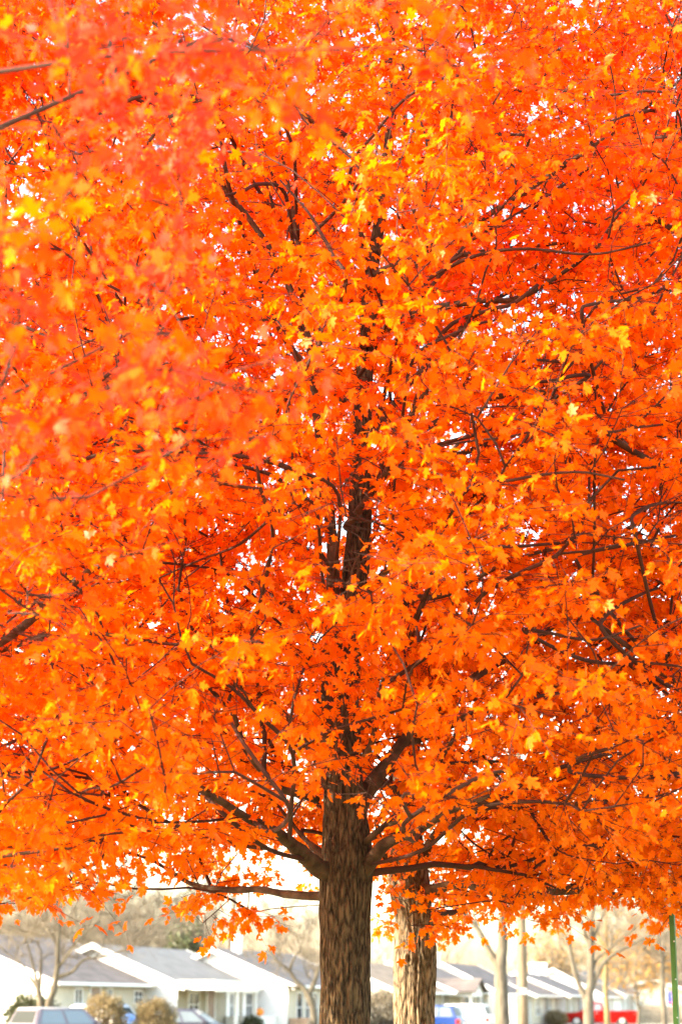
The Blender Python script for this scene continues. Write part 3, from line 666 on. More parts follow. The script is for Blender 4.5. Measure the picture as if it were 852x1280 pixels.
# ------------------------------------------------------------------ houses
def house(label, px, depth, L=11, W=7.6, eave=2.55, ridge=4.2, wallm=None, frontm=None, roofm=None, wins=(), door=None, chim=None, extra=None, th=TH, set_x=None, gwins=()):
    c = at(px, 1256, depth); root = empty('house', (c.x if set_x is None else set_x, depth, 0), -th)
    tag(root, label, 'house', 'ranch houses along the street')
    wallm = wallm or M_WHITE; roofm = roofm or M_ROOF
    mb = MB(); mb.prism([(-W, 0), (-.02, 0), (-.02, eave), (-W / 2, ridge - .03), (-W, eave)], 'y', 0, L); mb.build('wall', wallm, root)
    if frontm:  # thin front layer; cream and beige ones hold the front's shade as colour
        mb = MB(); mb.box(-.02, .0, .02, L - .02, .25, eave - .02); mb.build('shaded_front', frontm, root)
    mb = MB(); mb.box(-W + .01, .03, .012, L - .012, 0, .24); mb.build('foundation', M_CONC, root)
    sl = (ridge - eave) / (W / 2); ov = .45; t = .13
    for s in (1,):
        mb = MB(); xc = -W / 2; e = W / 2 + ov; ze = eave - sl * ov
        mb.prism([(xc - e, ze), (xc, ridge), (xc + e, ze), (xc + e, ze + t), (xc, ridge + t), (xc - e, ze + t)], 'y', -.35, L + .35)
        rf = mb.build('roof', roofm, root)
    for y in (-.39, L + .352):
        mb = MB(); mb.prism([(xc - e, ze - .1), (xc, ridge - .1), (xc + e, ze - .1), (xc + e, ze + t + .02), (xc, ridge + t + .02), (xc - e, ze + t + .02)], 'y', y, y + .037)
        mb.build('bargeboard', M_TRIM, root)
    mb = MB(); mb.box(xc + e + .003, xc + e + .11, -.35, L + .35, ze, ze + .13); mb.build('gutter', M_TRIM, root)
    mb = MB(); mb.tube([(.06, L - .15, ze), (.06, L - .15, .1)], .045, 6); mb.build('downpipe', M_TRIM, root)
    def win(y0, y1, z0, z1, x=0., shut=False, gl=M_GLASS, bars=1):
        f = MB(); f.box(x, x + .06, y0, y1, z0, z0 + .07); f.box(x, x + .06, y0, y1, z1 - .07, z1)
        f.box(x, x + .055, y0, y0 + .07, z0 + .07, z1 - .07); f.box(x, x + .055, y1 - .07, y1, z0 + .07, z1 - .07)
        f.box(x + .01, x + .05, y0 + .07, y1 - .07, (z0 + z1) / 2 - .02, (z0 + z1) / 2 + .02)
        for b in range(bars): yb = y0 + (y1 - y0) * (b + 1) / (bars + 1); f.box(x + .012, x + .048, yb - .03, yb + .03, z0 + .07, z1 - .07)
        wn = f.build('window', M_TRIM, root)
        g = MB(); g.box(x + .004, x + .02, y0 + .07, y1 - .07, z0 + .07, z1 - .07); g.build('pane', gl, wn)
        if shut:
            for ya, yb in ((y0 - .42, y0 - .02), (y1 + .02, y1 + .42)):
                q = MB(); q.box(x + .002, x + .045, ya, yb, z0, z1)
                for k in range(10): zz = z0 + (z1 - z0) * (k + .5) / 10; q.box(x + .046, x + .06, ya + .05, yb - .05, zz - .03, zz + .02)
                q.build('shutter', M_BLACK if shut == 2 else M_TRIM, root)
    for q in wins: win(*q[:4], **(q[4] if len(q) > 4 else {}))
    for (x0, x1, z0, z1) in gwins:
        f = MB(); f.box(x0, x1, -.05, 0, z0, z0 + .07); f.box(x0, x1, -.05, 0, z1 - .07, z1); f.box(x0, x0 + .07, -.045, 0, z0 + .07, z1 - .07); f.box(x1 - .07, x1, -.045, 0, z0 + .07, z1 - .07)
        wn = f.build('window', M_TRIM, root); g = MB(); g.box(x0 + .07, x1 - .07, -.02, -.003, z0 + .07, z1 - .07); g.build('pane', M_CURT, wn)
    if door:
        y = door; q = MB(); q.box(.0, .05, y, y + .95, .25, 2.3)
        d = q.build('door', M_DOOR, root, bevel=.008); h = MB(); h.cyl((.08, y + .85, 1.2), .035, .06, 'x', 8); h.build('handle', M_RIM, d)
        f = MB(); f.box(0, .07, y - .1, y - .003, .25, 2.4); f.box(0, .07, y + .953, y + 1.05, .25, 2.4); f.box(0, .07, y - .003, y + .953, 2.303, 2.4); f.build('door_frame', M_TRIM, root)
    if chim:
        cx, cy, hh, w_, m = chim; q = MB(); q.box(cx - w_ / 2, cx + w_ / 2, cy - w_ / 2, cy + w_ / 2, ridge - 1, ridge + hh); q.box(cx - w_ / 2 - .06, cx + w_ / 2 + .06, cy - w_ / 2 - .06, cy + w_ / 2 + .06, ridge + hh + .002, ridge + hh + .1)
        q.build('chimney', m, rf)
    if extra: extra(root)
    return root
S = dict
def porch(y0, y1, ww, posts, z=2.25, fh=.42):
    def f(root):
        q = MB(); q.box(.02, ww, y0, y1, z, z + fh); 
        n = int((y1 - y0) / .16)
        for k in range(n): a = y0 + (y1 - y0) * k / n; q.box(ww + .002, ww + .03, a, a + (y1 - y0) / n * .8, z - .08, z + fh - .02)
        q.build('porch_canopy', M_TRIM, root)
        for y in posts: p = MB(); p.box(ww - .16, ww - .02, y, y + .14, 0, z - .003); p.box(ww - .2, ww - .0, y - .04, y + .18, 0, .2); p.build('porch_post', M_TRIM, root)
    return f
def wingwall(y0, y1, x1, h, m):
    def f(root): q = MB(); q.box(.08, x1, y0, y1, 0, h); q.box(.08, x1 + .03, y0 - .03, y1 + .03, h + .002, h + .07); q.build('porch_wall', m, root)
    return f
def both(*fs):
    def f(root):
        for g in fs: g(root)
    return f
def front_gable(y0, y1, proj_, eave, ridge, wm, rm):
    """a cross gable over the entrance, facing the street"""
    def f(root):
        q = MB(); q.prism([(y0, 2.1), (y1, 2.1), (y1, eave), ((y0 + y1) / 2, ridge), (y0, eave)], 'x', -1.5, proj_); 
        q.build('porch_gable', wm, root)
        r = MB(); ym = (y0 + y1) / 2; r.prism([(y0 - .35, eave - .12), (ym, ridge + .02), (y1 + .35, eave - .12), (y1 + .35, eave), (ym, ridge + .14), (y0 - .35, eave)], 'x', -1.6, proj_ + .3); r.build('porch_roof', rm, root)
        for y in (y0 + .05, y1 - .19): p = MB(); p.box(proj_ - .2, proj_ - .06, y, y + .14, 0, 2.097); p.build('porch_post', M_TRIM, root)
    return f

house('white house with shade-toned cream front at the far left, brown-grey roof, narrow dark windows', 62, 80, L=11.5, W=9.6, eave=2.55, ridge=4.45, frontm=M_CREAM, roofm=M_ROOF,
      wins=[(2.3, 3.1, 1.0, 2.3), (5.6, 6.2, 1.5, 2.3), (8.6, 9.6, 1.6, 2.25)], door=3.9, th=R(17))
house('white-gabled house with light grey roof and white canopy over its porch', 222, 89, L=11, W=8.2, eave=2.5, ridge=4.2, frontm=M_BEIGE, roofm=M_ROOF2,
      wins=[(6.6, 7.5, .95, 2.2, S(shut=1)), (8.9, 9.9, .95, 2.2, S(shut=1)), (1.2, 2.6, 1.0, 2.2)], door=3.6, th=R(17), extra=both(porch(-.2, 5.6, 1.9, (2.6, 5.2)), wingwall(6.0, 10.6, 1.3, 1.0, M_WHITE)))
house('house with blank white gable, grey roof and white chimney, left of the widest trunk', 360, 98, L=12, W=7.9, eave=2.6, ridge=4.25, frontm=M_CREAM, roofm=M_ROOF3,
      wins=[(1.2, 2.2, .7, 2.25, S(bars=0)), (2.6, 4.6, .7, 2.25, S(bars=2)), (7, 8.6, 1, 2.25)], door=9.4, chim=(-3.6, 2.4, .75, .42, M_TRIM), th=R(17), extra=wingwall(.0, .6, 1.0, .9, M_BRICK))
house('tan-roofed house seen between the two maple trunks', 492, 113, L=11, W=7.6, eave=2.4, ridge=4.0, wallm=M_CREAM, frontm=M_BEIGE, roofm=M_ROOF4, wins=[(1, 2.2, 1, 2.1), (6, 7.4, 1, 2.1)], door=4)
house('cream house with shade-toned beige front and small white porch gable behind the blue car', 562, 124, L=11.5, W=7.6, eave=2.5, ridge=4.15, wallm=M_CREAM, frontm=M_BEIGE, roofm=M_ROOF,
      wins=[(5.0, 6.3, .9, 2.15, S(shut=2)), (8.8, 9.6, .9, 2.15, S(shut=2))], door=3.2, extra=front_gable(.2, 3.2, 1.4, 2.45, 3.1, M_WHITE, M_ROOF), th=R(16))
house('white-gabled house with dark roof behind the grey forked tree', 622, 137, L=11.5, W=7.8, eave=2.45, ridge=4.35, frontm=M_CREAM, roofm=M_ROOF, wins=[(1, 2.4, .9, 2.1), (6, 7, .9, 2.1)], door=4, chim=(-4.6, 1.0, .7, .5, M_TRIM), th=R(16))
house('dark-roofed white house with shade-toned cream front partly behind the pale utility pole', 664, 146, L=11, W=7.6, eave=2.35, ridge=3.85, frontm=M_CREAM, roofm=M_ROOF, wins=[(1.4, 3.4, .8, 2.1, S(bars=2)), (6.4, 7.4, .8, 2.1, S(shut=2))], door=4.4, th=R(16))
house('white-gabled grey-roofed house left of the red pickup', 706, 156, L=11.5, W=7.8, eave=2.4, ridge=4.0, frontm=M_BEIGE, roofm=M_ROOF3, wins=[(2.0, 3.2, .6, 2.1, S(gl=M_CURT)), (7, 8.4, .9, 2.1, S(shut=2))], door=5, chim=(-4, 9, .9, .8, M_TRIM), th=R(16))
house('white house with white chimney behind the red pickup cab', 752, 168, L=11.5, W=8.2, eave=2.4, ridge=4.5, frontm=M_WHITE, roofm=M_ROOF4, wins=[(2.2, 3.4, .9, 2.1)], door=5, chim=(-5.2, .8, .5, .9, M_TRIM), th=R(16))
house('pale house with several narrow front windows behind the pickup bed', 774, 181, L=13, W=8.6, eave=2.6, ridge=4.6, frontm=M_WHITE, roofm=M_ROOF2, wins=[(1.2, 2.4, .6, 2.2), (3.8, 5.0, .6, 2.2), (7.2, 8.2, .6, 2.2), (10.2, 11, .6, 2.2)], door=5.8, th=R(17))
house('reddish-brown roofed house behind the green signpost', 872, 196, L=14, W=9, eave=2.7, ridge=4.0, wallm=M_BEIGE, frontm=M_BEIGE, roofm=mat('red_brown_shingles', (.33, .17, .12), .95, .2, var=.2, vscale=1.5), wins=[(2, 4, 1, 2.2)], gwins=[(-7, -5.6, 1, 2.2), (-3.5, -2.2, 1, 2.2)], door=6)

# ------------------------------------------------------------------ vehicles
def quad_panel(mb, A, B, C_, D_, u0, u1, v0, v1, th=.012):
    A, B, C_, D_ = map(Vector, (A, B, C_, D_)); P = lambda u, v: (A * (1 - u) + B * u) * (1 - v) + (D_ * (1 - u) + C_ * u) * v
    n = (B - A).cross(D_ - A).normalized(); q = [P(u0, v0), P(u1, v0), P(u1, v1), P(u0, v1)]
    mb.add([p - n * .01 for p in q] + [p + n * th for p in q], [(3, 2, 1, 0), (4, 5, 6, 7), (0, 1, 5, 4), (1, 2, 6, 5), (2, 3, 7, 6), (3, 0, 4, 7)])
def car(name, label, cat, px, depth, rz, L, W, H, body, roofm=None, belt=.58, cab=(-.47, .24), top=(-.40, .06), hood=.52, wr=.34, bed=None, nose=.40, tail=.5, group=None, x=None):
    c = at(px, 1256, depth); root = empty(name, (c.x if x is None else x, depth, 0), rz); tag(root, label, cat, group)
    bz = belt * H; hz = hood * H; fy, ry = .31 * L, -.30 * L; hw = W / 2; gc = .2
    def arch(yc): return [(yc - math.cos(a) * wr * 1.18, wr * .6 + math.sin(a) * wr * 1.1) for a in np.linspace(0, math.pi, 9)]
    pts = [(-L / 2 + .03, gc + .1), (-L / 2 + .1, gc)] + [p for p in arch(ry)] + [p for p in arch(fy)] + [(L / 2 - .12, gc), (L / 2, gc + .14), (L / 2 - .02, nose * H), (L / 2 - .22, hz - .04), (L * .30, hz + .03), (L * cab[1] + .05, bz)]
    if bed: pts += [(L * cab[0], bz), (L * cab[0] - .02, bz * .96), (-L / 2 + .03, bz * .96), (-L / 2, bz * .7)]
    else: pts += [(-L * .46, bz + .02), (-L / 2 + .02, bz - .06), (-L / 2, tail * H * .8)]
    mb = MB(); mb.prism(pts, 'x', -hw, hw); b = mb.build('body', body, root, bevel=.035)
    y0, y1 = L * cab[0], L * cab[1]; t0, t1 = L * top[0], L * top[1]; wb, wt = hw - .05, hw - .22; zt = H - .03
    lo = [(-wb, y0, bz - .02), (wb, y0, bz - .02), (wb, y1, bz - .02), (-wb, y1, bz - .02)]; hi = [(-wt, t0, zt), (wt, t0, zt), (wt, t1, zt), (-wt, t1, zt)]
    mb = MB(); mb.add(lo + hi, [(0, 3, 2, 1), (4, 5, 6, 7), (0, 1, 5, 4), (1, 2, 6, 5), (2, 3, 7, 6), (3, 0, 4, 7)])
    mb.build('cabin', body, root, bevel=.05)
    mb = MB(); mb.prism([(t0 - .03, zt - .03), (t1 + .03, zt - .03), (t1 - .1, zt + .035), ((t0 + t1) / 2, zt + .05), (t0 + .1, zt + .035)], 'x', -wt + .03, wt - .03); mb.build('car_roof', roofm or body, root, True, bevel=.02)
    mb = MB(); quad_panel(mb, lo[3], lo[2], hi[2], hi[3], .07, .93, .12, .9, .014) if False else quad_panel(mb, lo[2], lo[3], hi[3], hi[2], .07, .93, .14, .9); mb.build('windscreen', M_CGLASS, root)
    mb = MB(); quad_panel(mb, lo[0], lo[1], hi[1], hi[0], .08, .92, .2, .88); mb.build('rear_window', M_RGLASS, root)
    cuts = [(.09, .46), (.51, .9)] if bed or L < 4.4 else [(.07, .30), (.34, .60), (.64, .92)]
    for a, b_ in cuts:
        mb = MB(); quad_panel(mb, lo[1], lo[2], hi[2], hi[1], a, b_, .16, .88); mb.build('side_window', M_CGLASS, root)
        mb = MB(); quad_panel(mb, lo[3], lo[0], hi[0], hi[3], 1 - b_, 1 - a, .16, .88); mb.build('side_window', M_CGLASS, root)
    for s in (-1, 1):
        for yc in (ry, fy):
            mb = MB(); mb.cyl((s * (hw - .12), yc, wr), wr, .22, 'x', 28); t = mb.build('wheel', M_TYRE, root, bevel=.02)
            mb = MB(); mb.cyl((s * (hw - .005), yc, wr), wr * .62, .03, 'x', 20)
            for k in range(5):
                a = k * 2 * math.pi / 5; mb.tube([(s * (hw + .015), yc, wr), (s * (hw + .015), yc + math.cos(a) * wr * .58, wr + math.sin(a) * wr * .58)], .035, 5)
            mb.build('rim', M_RIM, t)
        mb = MB(); mb.box(s * (hw - .32) - .14, s * (hw - .32) + .14, L / 2 - .16, L / 2 - .02, nose * H + .02, nose * H + .17); mb.build('headlight', M_HEAD, root, bevel=.02)
        mb = MB(); mb.box(s * (hw - .10) - .11, s * (hw - .10) + .11, -L / 2 - .02, -L / 2 + .22, bz - .32, bz - .06); mb.build('tail_light', M_LAMP, root, bevel=.02)
        mb = MB(); mb.box(s * (hw + .02) - .09, s * (hw + .02) + .09, y1 - .35, y1 - .22, bz + .02, bz + .16); mb.build('wing_mirror', body, root, bevel=.02)
        for yy in ((-.02, .2) if not bed else (.1,)):
            mb = MB(); mb.box(s * (hw + .005) - .015, s * (hw + .005) + .015, L * (yy - .08), L * (yy - .08) + .16, bz - .14, bz - .10); mb.build('door_handle', M_RIM, root)
    mb = MB(); mb.box(-hw + .05, hw - .05, -L / 2 - .05, -L / 2 + .04, gc + .12, gc + .32); mb.build('bumper', M_RIM if bed else M_BLACK, root, bevel=.02)
    mb = MB(); mb.box(-.26, .26, -L / 2 - .062, -L / 2 - .03, gc + .35, gc + .48); mb.build('number_plate', M_SIGNW, root)
    if bed:
        mb = MB(); z = bz * .96
        for (a, b_, c0, d0) in ((-hw + .03, -hw + .1, -L / 2 + .02, L * cab[0] - .05), (hw - .1, hw - .03, -L / 2 + .02, L * cab[0] - .05), (-hw + .1, hw - .1, -L / 2 + .02, -L / 2 + .08)): mb.box(a, b_, c0, d0, z + .002, z + .09)
        mb.build('bed_rail', body, root, bevel=.01)
    return root
DRIVE = R(90) - TH
car('parked_car', 'silver-mauve hatchback with roof coloured lighter for glare at the lower left corner, rear towards the viewer', 'car', 86, 71, R(-44), 4.3, 1.75, 1.5, paint('mauve_silver_paint', (.12, .095, .115)), roofm=paint('overexposed_mauve_paint', (.40, .37, .37)), cab=(-.49, .22), top=(-.42, .05))  # roof is the same mauve, lightened to stand for overexposure
car('parked_car', 'white car with pale blue roof behind the silver-mauve hatchback', 'car', 112, 79, R(60), 4.5, 1.75, 1.62, paint('white_car_paint', (.74, .76, .78)), roofm=paint('pale_blue_paint', (.12, .19, .34)), cab=(-.45, .25), top=(-.33, .08))
car('parked_car', 'dark car under the white porch canopy, orange leaves on its bonnet', 'car', 236, 84.5, R(-100), 4.6, 1.8, 1.42, paint('dark_navy_paint', (.05, .05, .075)), cab=(-.42, .26), top=(-.28, .08))
car('parked_suv', 'blue car standing behind the sunlit pale maple trunk', 'car', 527, 108, DRIVE, 4.6, 1.8, 1.56, paint('blue_paint', (.012, .045, .20)), cab=(-.47, .22), top=(-.40, .06))
car('parked_suv', 'white estate car parked beside the blue car', 'car', 565, 116, DRIVE, 4.7, 1.85, 1.62, paint('white_suv_paint', (.8, .8, .79)), cab=(-.48, .24), top=(-.42, .08))
car('pickup_truck', 'red pickup truck parked sideways behind the forked tree', 'pickup', 749, 154, DRIVE + R(8), 5.7, 1.95, 1.78, paint('red_paint', (.27, .002, .001), .15), belt=.62, cab=(-.06, .26), top=(-.03, .13), hood=.58, bed=True, wr=.38, nose=.42)

# ------------------------------------------------------------------ shrubs, pumpkin, small things
def shrub(name, label, px, py, depth, rx, rz_, m, n, size=(.05, .1), cat='shrub', group=None, stem=M_TWIG):
    c = at(px, 1256, depth); root = empty(name, (c.x, depth, 0)); tag(root, label, cat, group)
    top = (1256 - py) / F * depth + EYE
    a = RNG.normal(size=(n, 3)); a = norm(a); rr = RNG.uniform(.6, 1.0, (n, 1)) + (RNG.uniform(size=(n, 1)) < .06) * RNG.uniform(0, .16, (n, 1)); 
    lump = 1 + .22 * noise3(a, 2.2, px)[:, None] + .16 * noise3(a, 5.5, px)[:, None]
    h = top / 2; P = a * rr * lump * np.array([rx, rx, h]) + np.array([0, 0, h * .98]); P = P[P[:, 2] > .05]
    link('foliage', leaves_mesh('foliage', P, norm(P - [0, 0, h]) + RNG.normal(size=P.shape) * .6, RNG.normal(size=P.shape), RNG.uniform(*size, len(P)), RNG.uniform(0, 1, len(P))), root, m)
    E = a[:160] * .95 * np.array([rx, rx, h]) + np.array([0, 0, h]); B0 = np.tile([[0, 0, .02]], (160, 1)) + RNG.normal(size=(160, 3)) * (.1, .1, 0)
    V, Fc = strips_mesh('s', B0, E, np.full(160, .018), np.full(160, .005)); link('stems', big_mesh('stems', V, Fc, 4), root, stem)
    return root
shrub('evergreen_bush', 'dark green rounded bush beside the white gable at far left', 34, 1242, 77, .85, 0, M_EVER, 6500)
shrub('evergreen_bush', 'dark bush half hidden behind the twin-stemmed tree', 57, 1246, 77.6, .6, 0, M_EVER, 3000)
shrub('hedge_shrub', 'tan dry shrub nearer the hatchback, left of two', 130, 1242, 73, .86, 0, M_TAN, 11000, (.04, .08), group='dry tan shrubs')
shrub('hedge_shrub', 'tan dry shrub in front of the white gable, right of two', 195, 1247, 73, .80, 0, M_TAN, 10000, (.04, .08), group='dry tan shrubs')
shrub('evergreen_bush', 'low dark green shrub at the foot of the blank white gable', 316, 1268, 92, .55, 0, M_EVER, 2500)
shrub('garden_bush', 'pale straggly bush against the white gable left of the pickup', 694, 1262, 150, .9, 0, M_TAN, 2500, (.06, .12))
shrub('garden_bush', 'grey-brown tangled bush between the two maple trunks', 478, 1238, 104, 1.5, 0, leaf_mat('grey_brown_leaf', [(0, (.12, .10, .07)), (1, (.30, .25, .17))], .2), 7000, (.07, .13))

def pumpkin(px, py, depth, r, label):
    c = at(px, py, depth); root = empty('pumpkin', (c.x, depth, c.z - r * .8)); tag(root, label, 'pumpkin')
    mb = MB(); n, k = 14, 40
    for i in range(n + 1):
        t = math.pi * i / n
        for j in range(k):
            a = 2 * math.pi * j / k; q = r * (1 - .09 * abs(math.cos(a * 5)) ** .5 * math.sin(t)); 
            mb.v.append((math.sin(t) * math.cos(a) * q, math.sin(t) * math.sin(a) * q, r * .8 * (1 - math.cos(t)) - .12 * r * math.exp(-((t - math.pi) / .35) ** 2)))
    mb.f = [(i * k + j, i * k + (j + 1) % k, (i + 1) * k + (j + 1) % k, (i + 1) * k + j) for i in range(n) for j in range(k)]
    mb.build('rind', M_PUMP, root, True)
    mb = MB(); mb.tube([(0, 0, r * 1.5), (0, .01, r * 1.75), (.04, .02, r * 1.95)], [r * .14, r * .09, r * .08], 8); mb.build('stalk', M_POLE, root)
    return root
# porch wall top is 1.07 m high; pumpkin sits on it
hp = [o for o in bpy.data.objects if o.get('label', '').startswith('white-gabled house with light grey')][0]
def onhouse(h, x, y): v = Matrix.Rotation(h.rotation_euler.z, 4, 'Z') @ Vector((x, y, 0)); return h.location + v
pk = pumpkin(287, 1260, 96, .24, 'orange pumpkin on the low white porch wall'); v = onhouse(hp, 1.0, 8.2); pk.location = (v.x, v.y, 1.07); 
# kettle barbecue with a blue lid
v = at(161, 1256, 76); g = empty('barbecue', (v.x, v.y, 0)); tag(g, 'barbecue with blue domed lid between the two tan shrubs', 'barbecue')
def dome(mb, r, z, h, up=1, k=24, n=7):
    ring = []
    for i in range(n + 1):
        t = math.pi / 2 * i / n; ring += [(r * math.cos(t) * math.cos(2 * math.pi * j / k), r * math.cos(t) * math.sin(2 * math.pi * j / k), z + up * h * math.sin(t)) for j in range(k)]
    mb.add(ring, [(i * k + j, i * k + (j + 1) % k, (i + 1) * k + (j + 1) % k, (i + 1) * k + j) for i in range(n) for j in range(k)])
mb = MB(); dome(mb, .36, .92, .36); mb.build('lid', paint('blue_enamel', (.10, .20, .45)), g, True)
mb = MB(); dome(mb, .35, .90, .34, -1); mb.build('bowl', M_BLACK, g, True)
mb = MB(); mb.tube([(-.06, 0, 1.31), (0, 0, 1.34), (.06, 0, 1.31)], .015, 6); mb.build('handle', M_BLACK, g)
for k in range(3):
    a = k * 2.094 + .4; mb = MB(); mb.tube([(.2 * math.cos(a), .2 * math.sin(a), .68), (.36 * math.cos(a), .36 * math.sin(a), 0)], .016, 6); mb.build('leg', M_RIM, g)

# ------------------------------------------------------------------ poles, sign, flag, fence
v = at(653, 1256, 60); u = empty('utility_pole', (v.x, v.y, 0)); tag(u, 'thick pale wooden utility pole right of the grey forked tree', 'utility pole')
mb = MB(); mb.tube([(0, 0, z) for z in (0, 2, 4, 6, 8, 10)], [.165, .16, .152, .146, .14, .13], 20); mb.build('pole', M_POLE, u, True)
mb = MB(); mb.box(-1.2, 1.2, -.07, .05, 9.2, 9.32); mb.build('crossarm', M_POLE, u)
for x in (-1.05, -.5, .5, 1.05): mb = MB(); mb.cyl((x, 0, 9.38), .05, .14, 'z', 10); mb.build('insulator', M_RIM, u)
mb = MB(); mb.box(-.11, .11, -.19, -.172, 1.9, 2.1); mb.build('tag_plate', M_RIM, u)

v = at(845, 1256, 16); g = empty('signpost', (v.x, v.y, 0)); tag(g, 'green metal post with a white-edged red triangular sign at the right edge', 'road sign')
mb = MB(); mb.tube([(0, .045, 0), (0, .045, 3.1)], .029, 4); post = mb.build('post', M_GREENP, g, bevel=.004); post.rotation_euler.z = R(62)
post.location = (0, .045, 0); post.data.transform(Matrix.Translation((0, -.045, 0)))
mb = MB()
for z in np.arange(.3, 2.9, .3): mb.cyl((0, -.004, z), .006, .012, 'y', 8)
mb.build('bolt', M_RIM, g)
def tri(h0, s, r):
    """downward triangle with rounded corners, tip at h0"""
    out = []; cz = h0 + s / math.sqrt(3); 
    for k in range(3):
        a = -math.pi / 2 + k * 2 * math.pi / 3; cx_, cz_ = (s / math.sqrt(3) - 2 * r) * math.cos(a), cz + (s / math.sqrt(3) - 2 * r) * math.sin(a)
        for q in np.linspace(-math.pi / 3, math.pi / 3, 6): out.append((cx_ + r * math.cos(a + q), cz_ + r * math.sin(a + q)))
    return out
def triplate(name, s, r, y0, y1, m, h0):
    q = MB(); q.prism([(a, b) for a, b in tri(h0, s, r)], 'y', y0, y1); return q.build(name, m, g)
TZ = 1.6 + (1256 - 1149) / F * 16
triplate('sign_edge', .92, .05, -.014, -.011, M_SIGNW, TZ)
pl = triplate('sign_face', .84, .045, -.018, -.015, M_SIGNR, TZ + .04)
triplate('sign_centre', .42, .02, -.022, -.0195, M_SIGNW, TZ + .255)

v = at(833, 1256, 186); g = empty('flag', (v.x, v.y, 0)); tag(g, 'red, white and blue flag hanging on a white pole beside the green signpost', 'flag')
mb = MB(); mb.tube([(0, 0, 0), (0, 0, 3.2)], .04, 10); mb.build('flag_pole', M_TRIM, g)
mb = MB(); 
def cloth(x0, x1, z0, z1, y=0, nx=8):
    q = MB(); 
    for s in (0, 1):
        for i in range(nx + 1):
            x = x0 + (x1 - x0) * i / nx; yy = y + .09 * math.sin(x * 9) + s * .012; q.v += [(x, yy, z0 - x * .25), (x, yy, z1 - x * .25)]
    o = 2 * (nx + 1)
    for i in range(nx): a = 2 * i; q.f += [(a, a + 2, a + 3, a + 1), (o + a, o + a + 1, o + a + 3, o + a + 2)]
    return q
for k in range(7): cloth(.04, .95, 2.85 - (k + 1) * .24, 2.85 - k * .24 - .002).build('red_stripe' if k % 2 == 0 else 'white_stripe', M_SIGNR if k % 2 == 0 else M_SIGNW, g, True)
cloth(.045, .5, 2.85 - .96, 2.852, -.016).build('blue_canton', paint('flag_blue', (.06, .08, .35)), g, True)

def fence(label, px0, px1, depth, h, m, w_=.14, gap=.01, cat='fence', name='board_fence'):
    a = at(px0, 1256, depth); b = at(px1, 1256, depth); root = empty(name, (a.x, depth, 0)); tag(root, label, cat); L = b.x - a.x; mb = MB(); x = 0
    while x < L: hh = h + random.uniform(-.015, .015); mb.box(x, min(L, x + w_), -.01, .01, .05, hh); x += w_ + gap
    mb.build('boards', m, root); mb = MB(); mb.box(0, L, .012, .05, .4, .5); mb.box(0, L, .012, .05, h - .4, h - .3); mb.build('rails', m, root)
    n = max(2, int(L / 2.4) + 1)
    for k in range(n): q = MB(); x = L * k / (n - 1); q.box(x - .05, x + .05, .053, .15, 0, h + .05); q.build('post', m, root)
fence('cream board fence at the far right, taller and behind the brown fence', 801, 826, 184, 3.0, M_CREAM)
fence('brown weathered fence at the far right, low, in front of the cream fence', 799, 850, 177, 1.5, mat('weathered_fence', (.30, .24, .17), .9, .2, var=.25, vscale=3))
fence('narrow white fence panel between the grey forked tree and the utility pole', 637, 644, 118, 2.2, M_TRIM, .12)

# ------------------------------------------------------------------ bare and golden trees of the background
def bare_tree(name, label, base, trunk, limbs, center, zlo, zhi, rmax, N, bark, brush, twr=.008, per=14, tl=.55, prof=None, md=.0, group=None, r0=.006, grain=None, leaf=None, nleaf=0, lsize=(.08, .14), squash=1):
    """trunk/limbs in world coordinates (x,y,z,r)"""
    root = empty(name); tag(root, label, 'tree', group); B = Vector(base); s = Skel()
    s.path([tuple(p) for p in smooth_path(trunk, 4)]); limb_part(trunk, root, bark, 12).name = 'trunk'
    for lb in limbs:
        j = s.nearest(np.array(lb[0][:3])); s.path([tuple(p) for p in smooth_path(lb, 4)][1:], j); limb_part(lb, root, bark, 9)
    P = envelope(center, zlo, zhi, rmax, N, prof or ([0, .3, .6, 1], [.5, 1, .95, .3]), None)
    P[:, 1] = center[1] + (P[:, 1] - center[1]) * squash
    D = np.array([np.min(np.linalg.norm(s.P[:s.n] - c, axis=1)) for c in P]); P = P[np.argsort(D)]
    ends = s.grow(P, bf=.35, down=1.2, step=.45, minL=1.6); s.radii(r0, .45); mb = MB(); s.tubes(mb)
    me = bpy.data.meshes.new('branches'); me.from_pydata(mb.v, [], mb.f); link('branches', me, root, bark, True)
    E = np.repeat(s.P[ends], per, 0); Dd = np.repeat(s.D[ends], per, 0); E = E - Dd * RNG.uniform(0, .6, (len(E), 1)) * tl
    dd = norm(Dd * .7 + RNG.normal(size=E.shape) * .6 + [0, 0, .25]); B2 = E + dd * RNG.uniform(.4, 1.3, (len(E), 1)) * tl
    C2 = B2 + norm(dd + RNG.normal(size=E.shape) * .7) * tl * .5; C3 = (E + B2) / 2 + norm(dd + RNG.normal(size=E.shape) * .9) * tl * .5
    n = len(E); V, Fc = strips_mesh('t', np.concatenate([E, B2, (E + B2) / 2]), np.concatenate([B2, C2, C3]), np.concatenate([np.full(n, twr), np.full(2 * n, twr * .7)]), np.full(3 * n, twr * .5))
    link('twigs', big_mesh('twigs', V, Fc, 4), root, brush)
    if leaf:
        Q = B2[RNG.integers(0, n, nleaf)] + RNG.normal(size=(nleaf, 3)) * .18
        link('leaves', leaves_mesh('leaves', Q, RNG.normal(size=Q.shape) + [0, 0, -.5], RNG.normal(size=Q.shape), RNG.uniform(*lsize, nleaf), RNG.uniform(0, 1, nleaf)), root, leaf)
    root.location = B
    for c in root.children: c.matrix_parent_inverse = Matrix.Translation(-B)
    return root
def g0(px, Y): v = at(px, 1256, Y); return (v.x, v.y, 0)
Y = 74
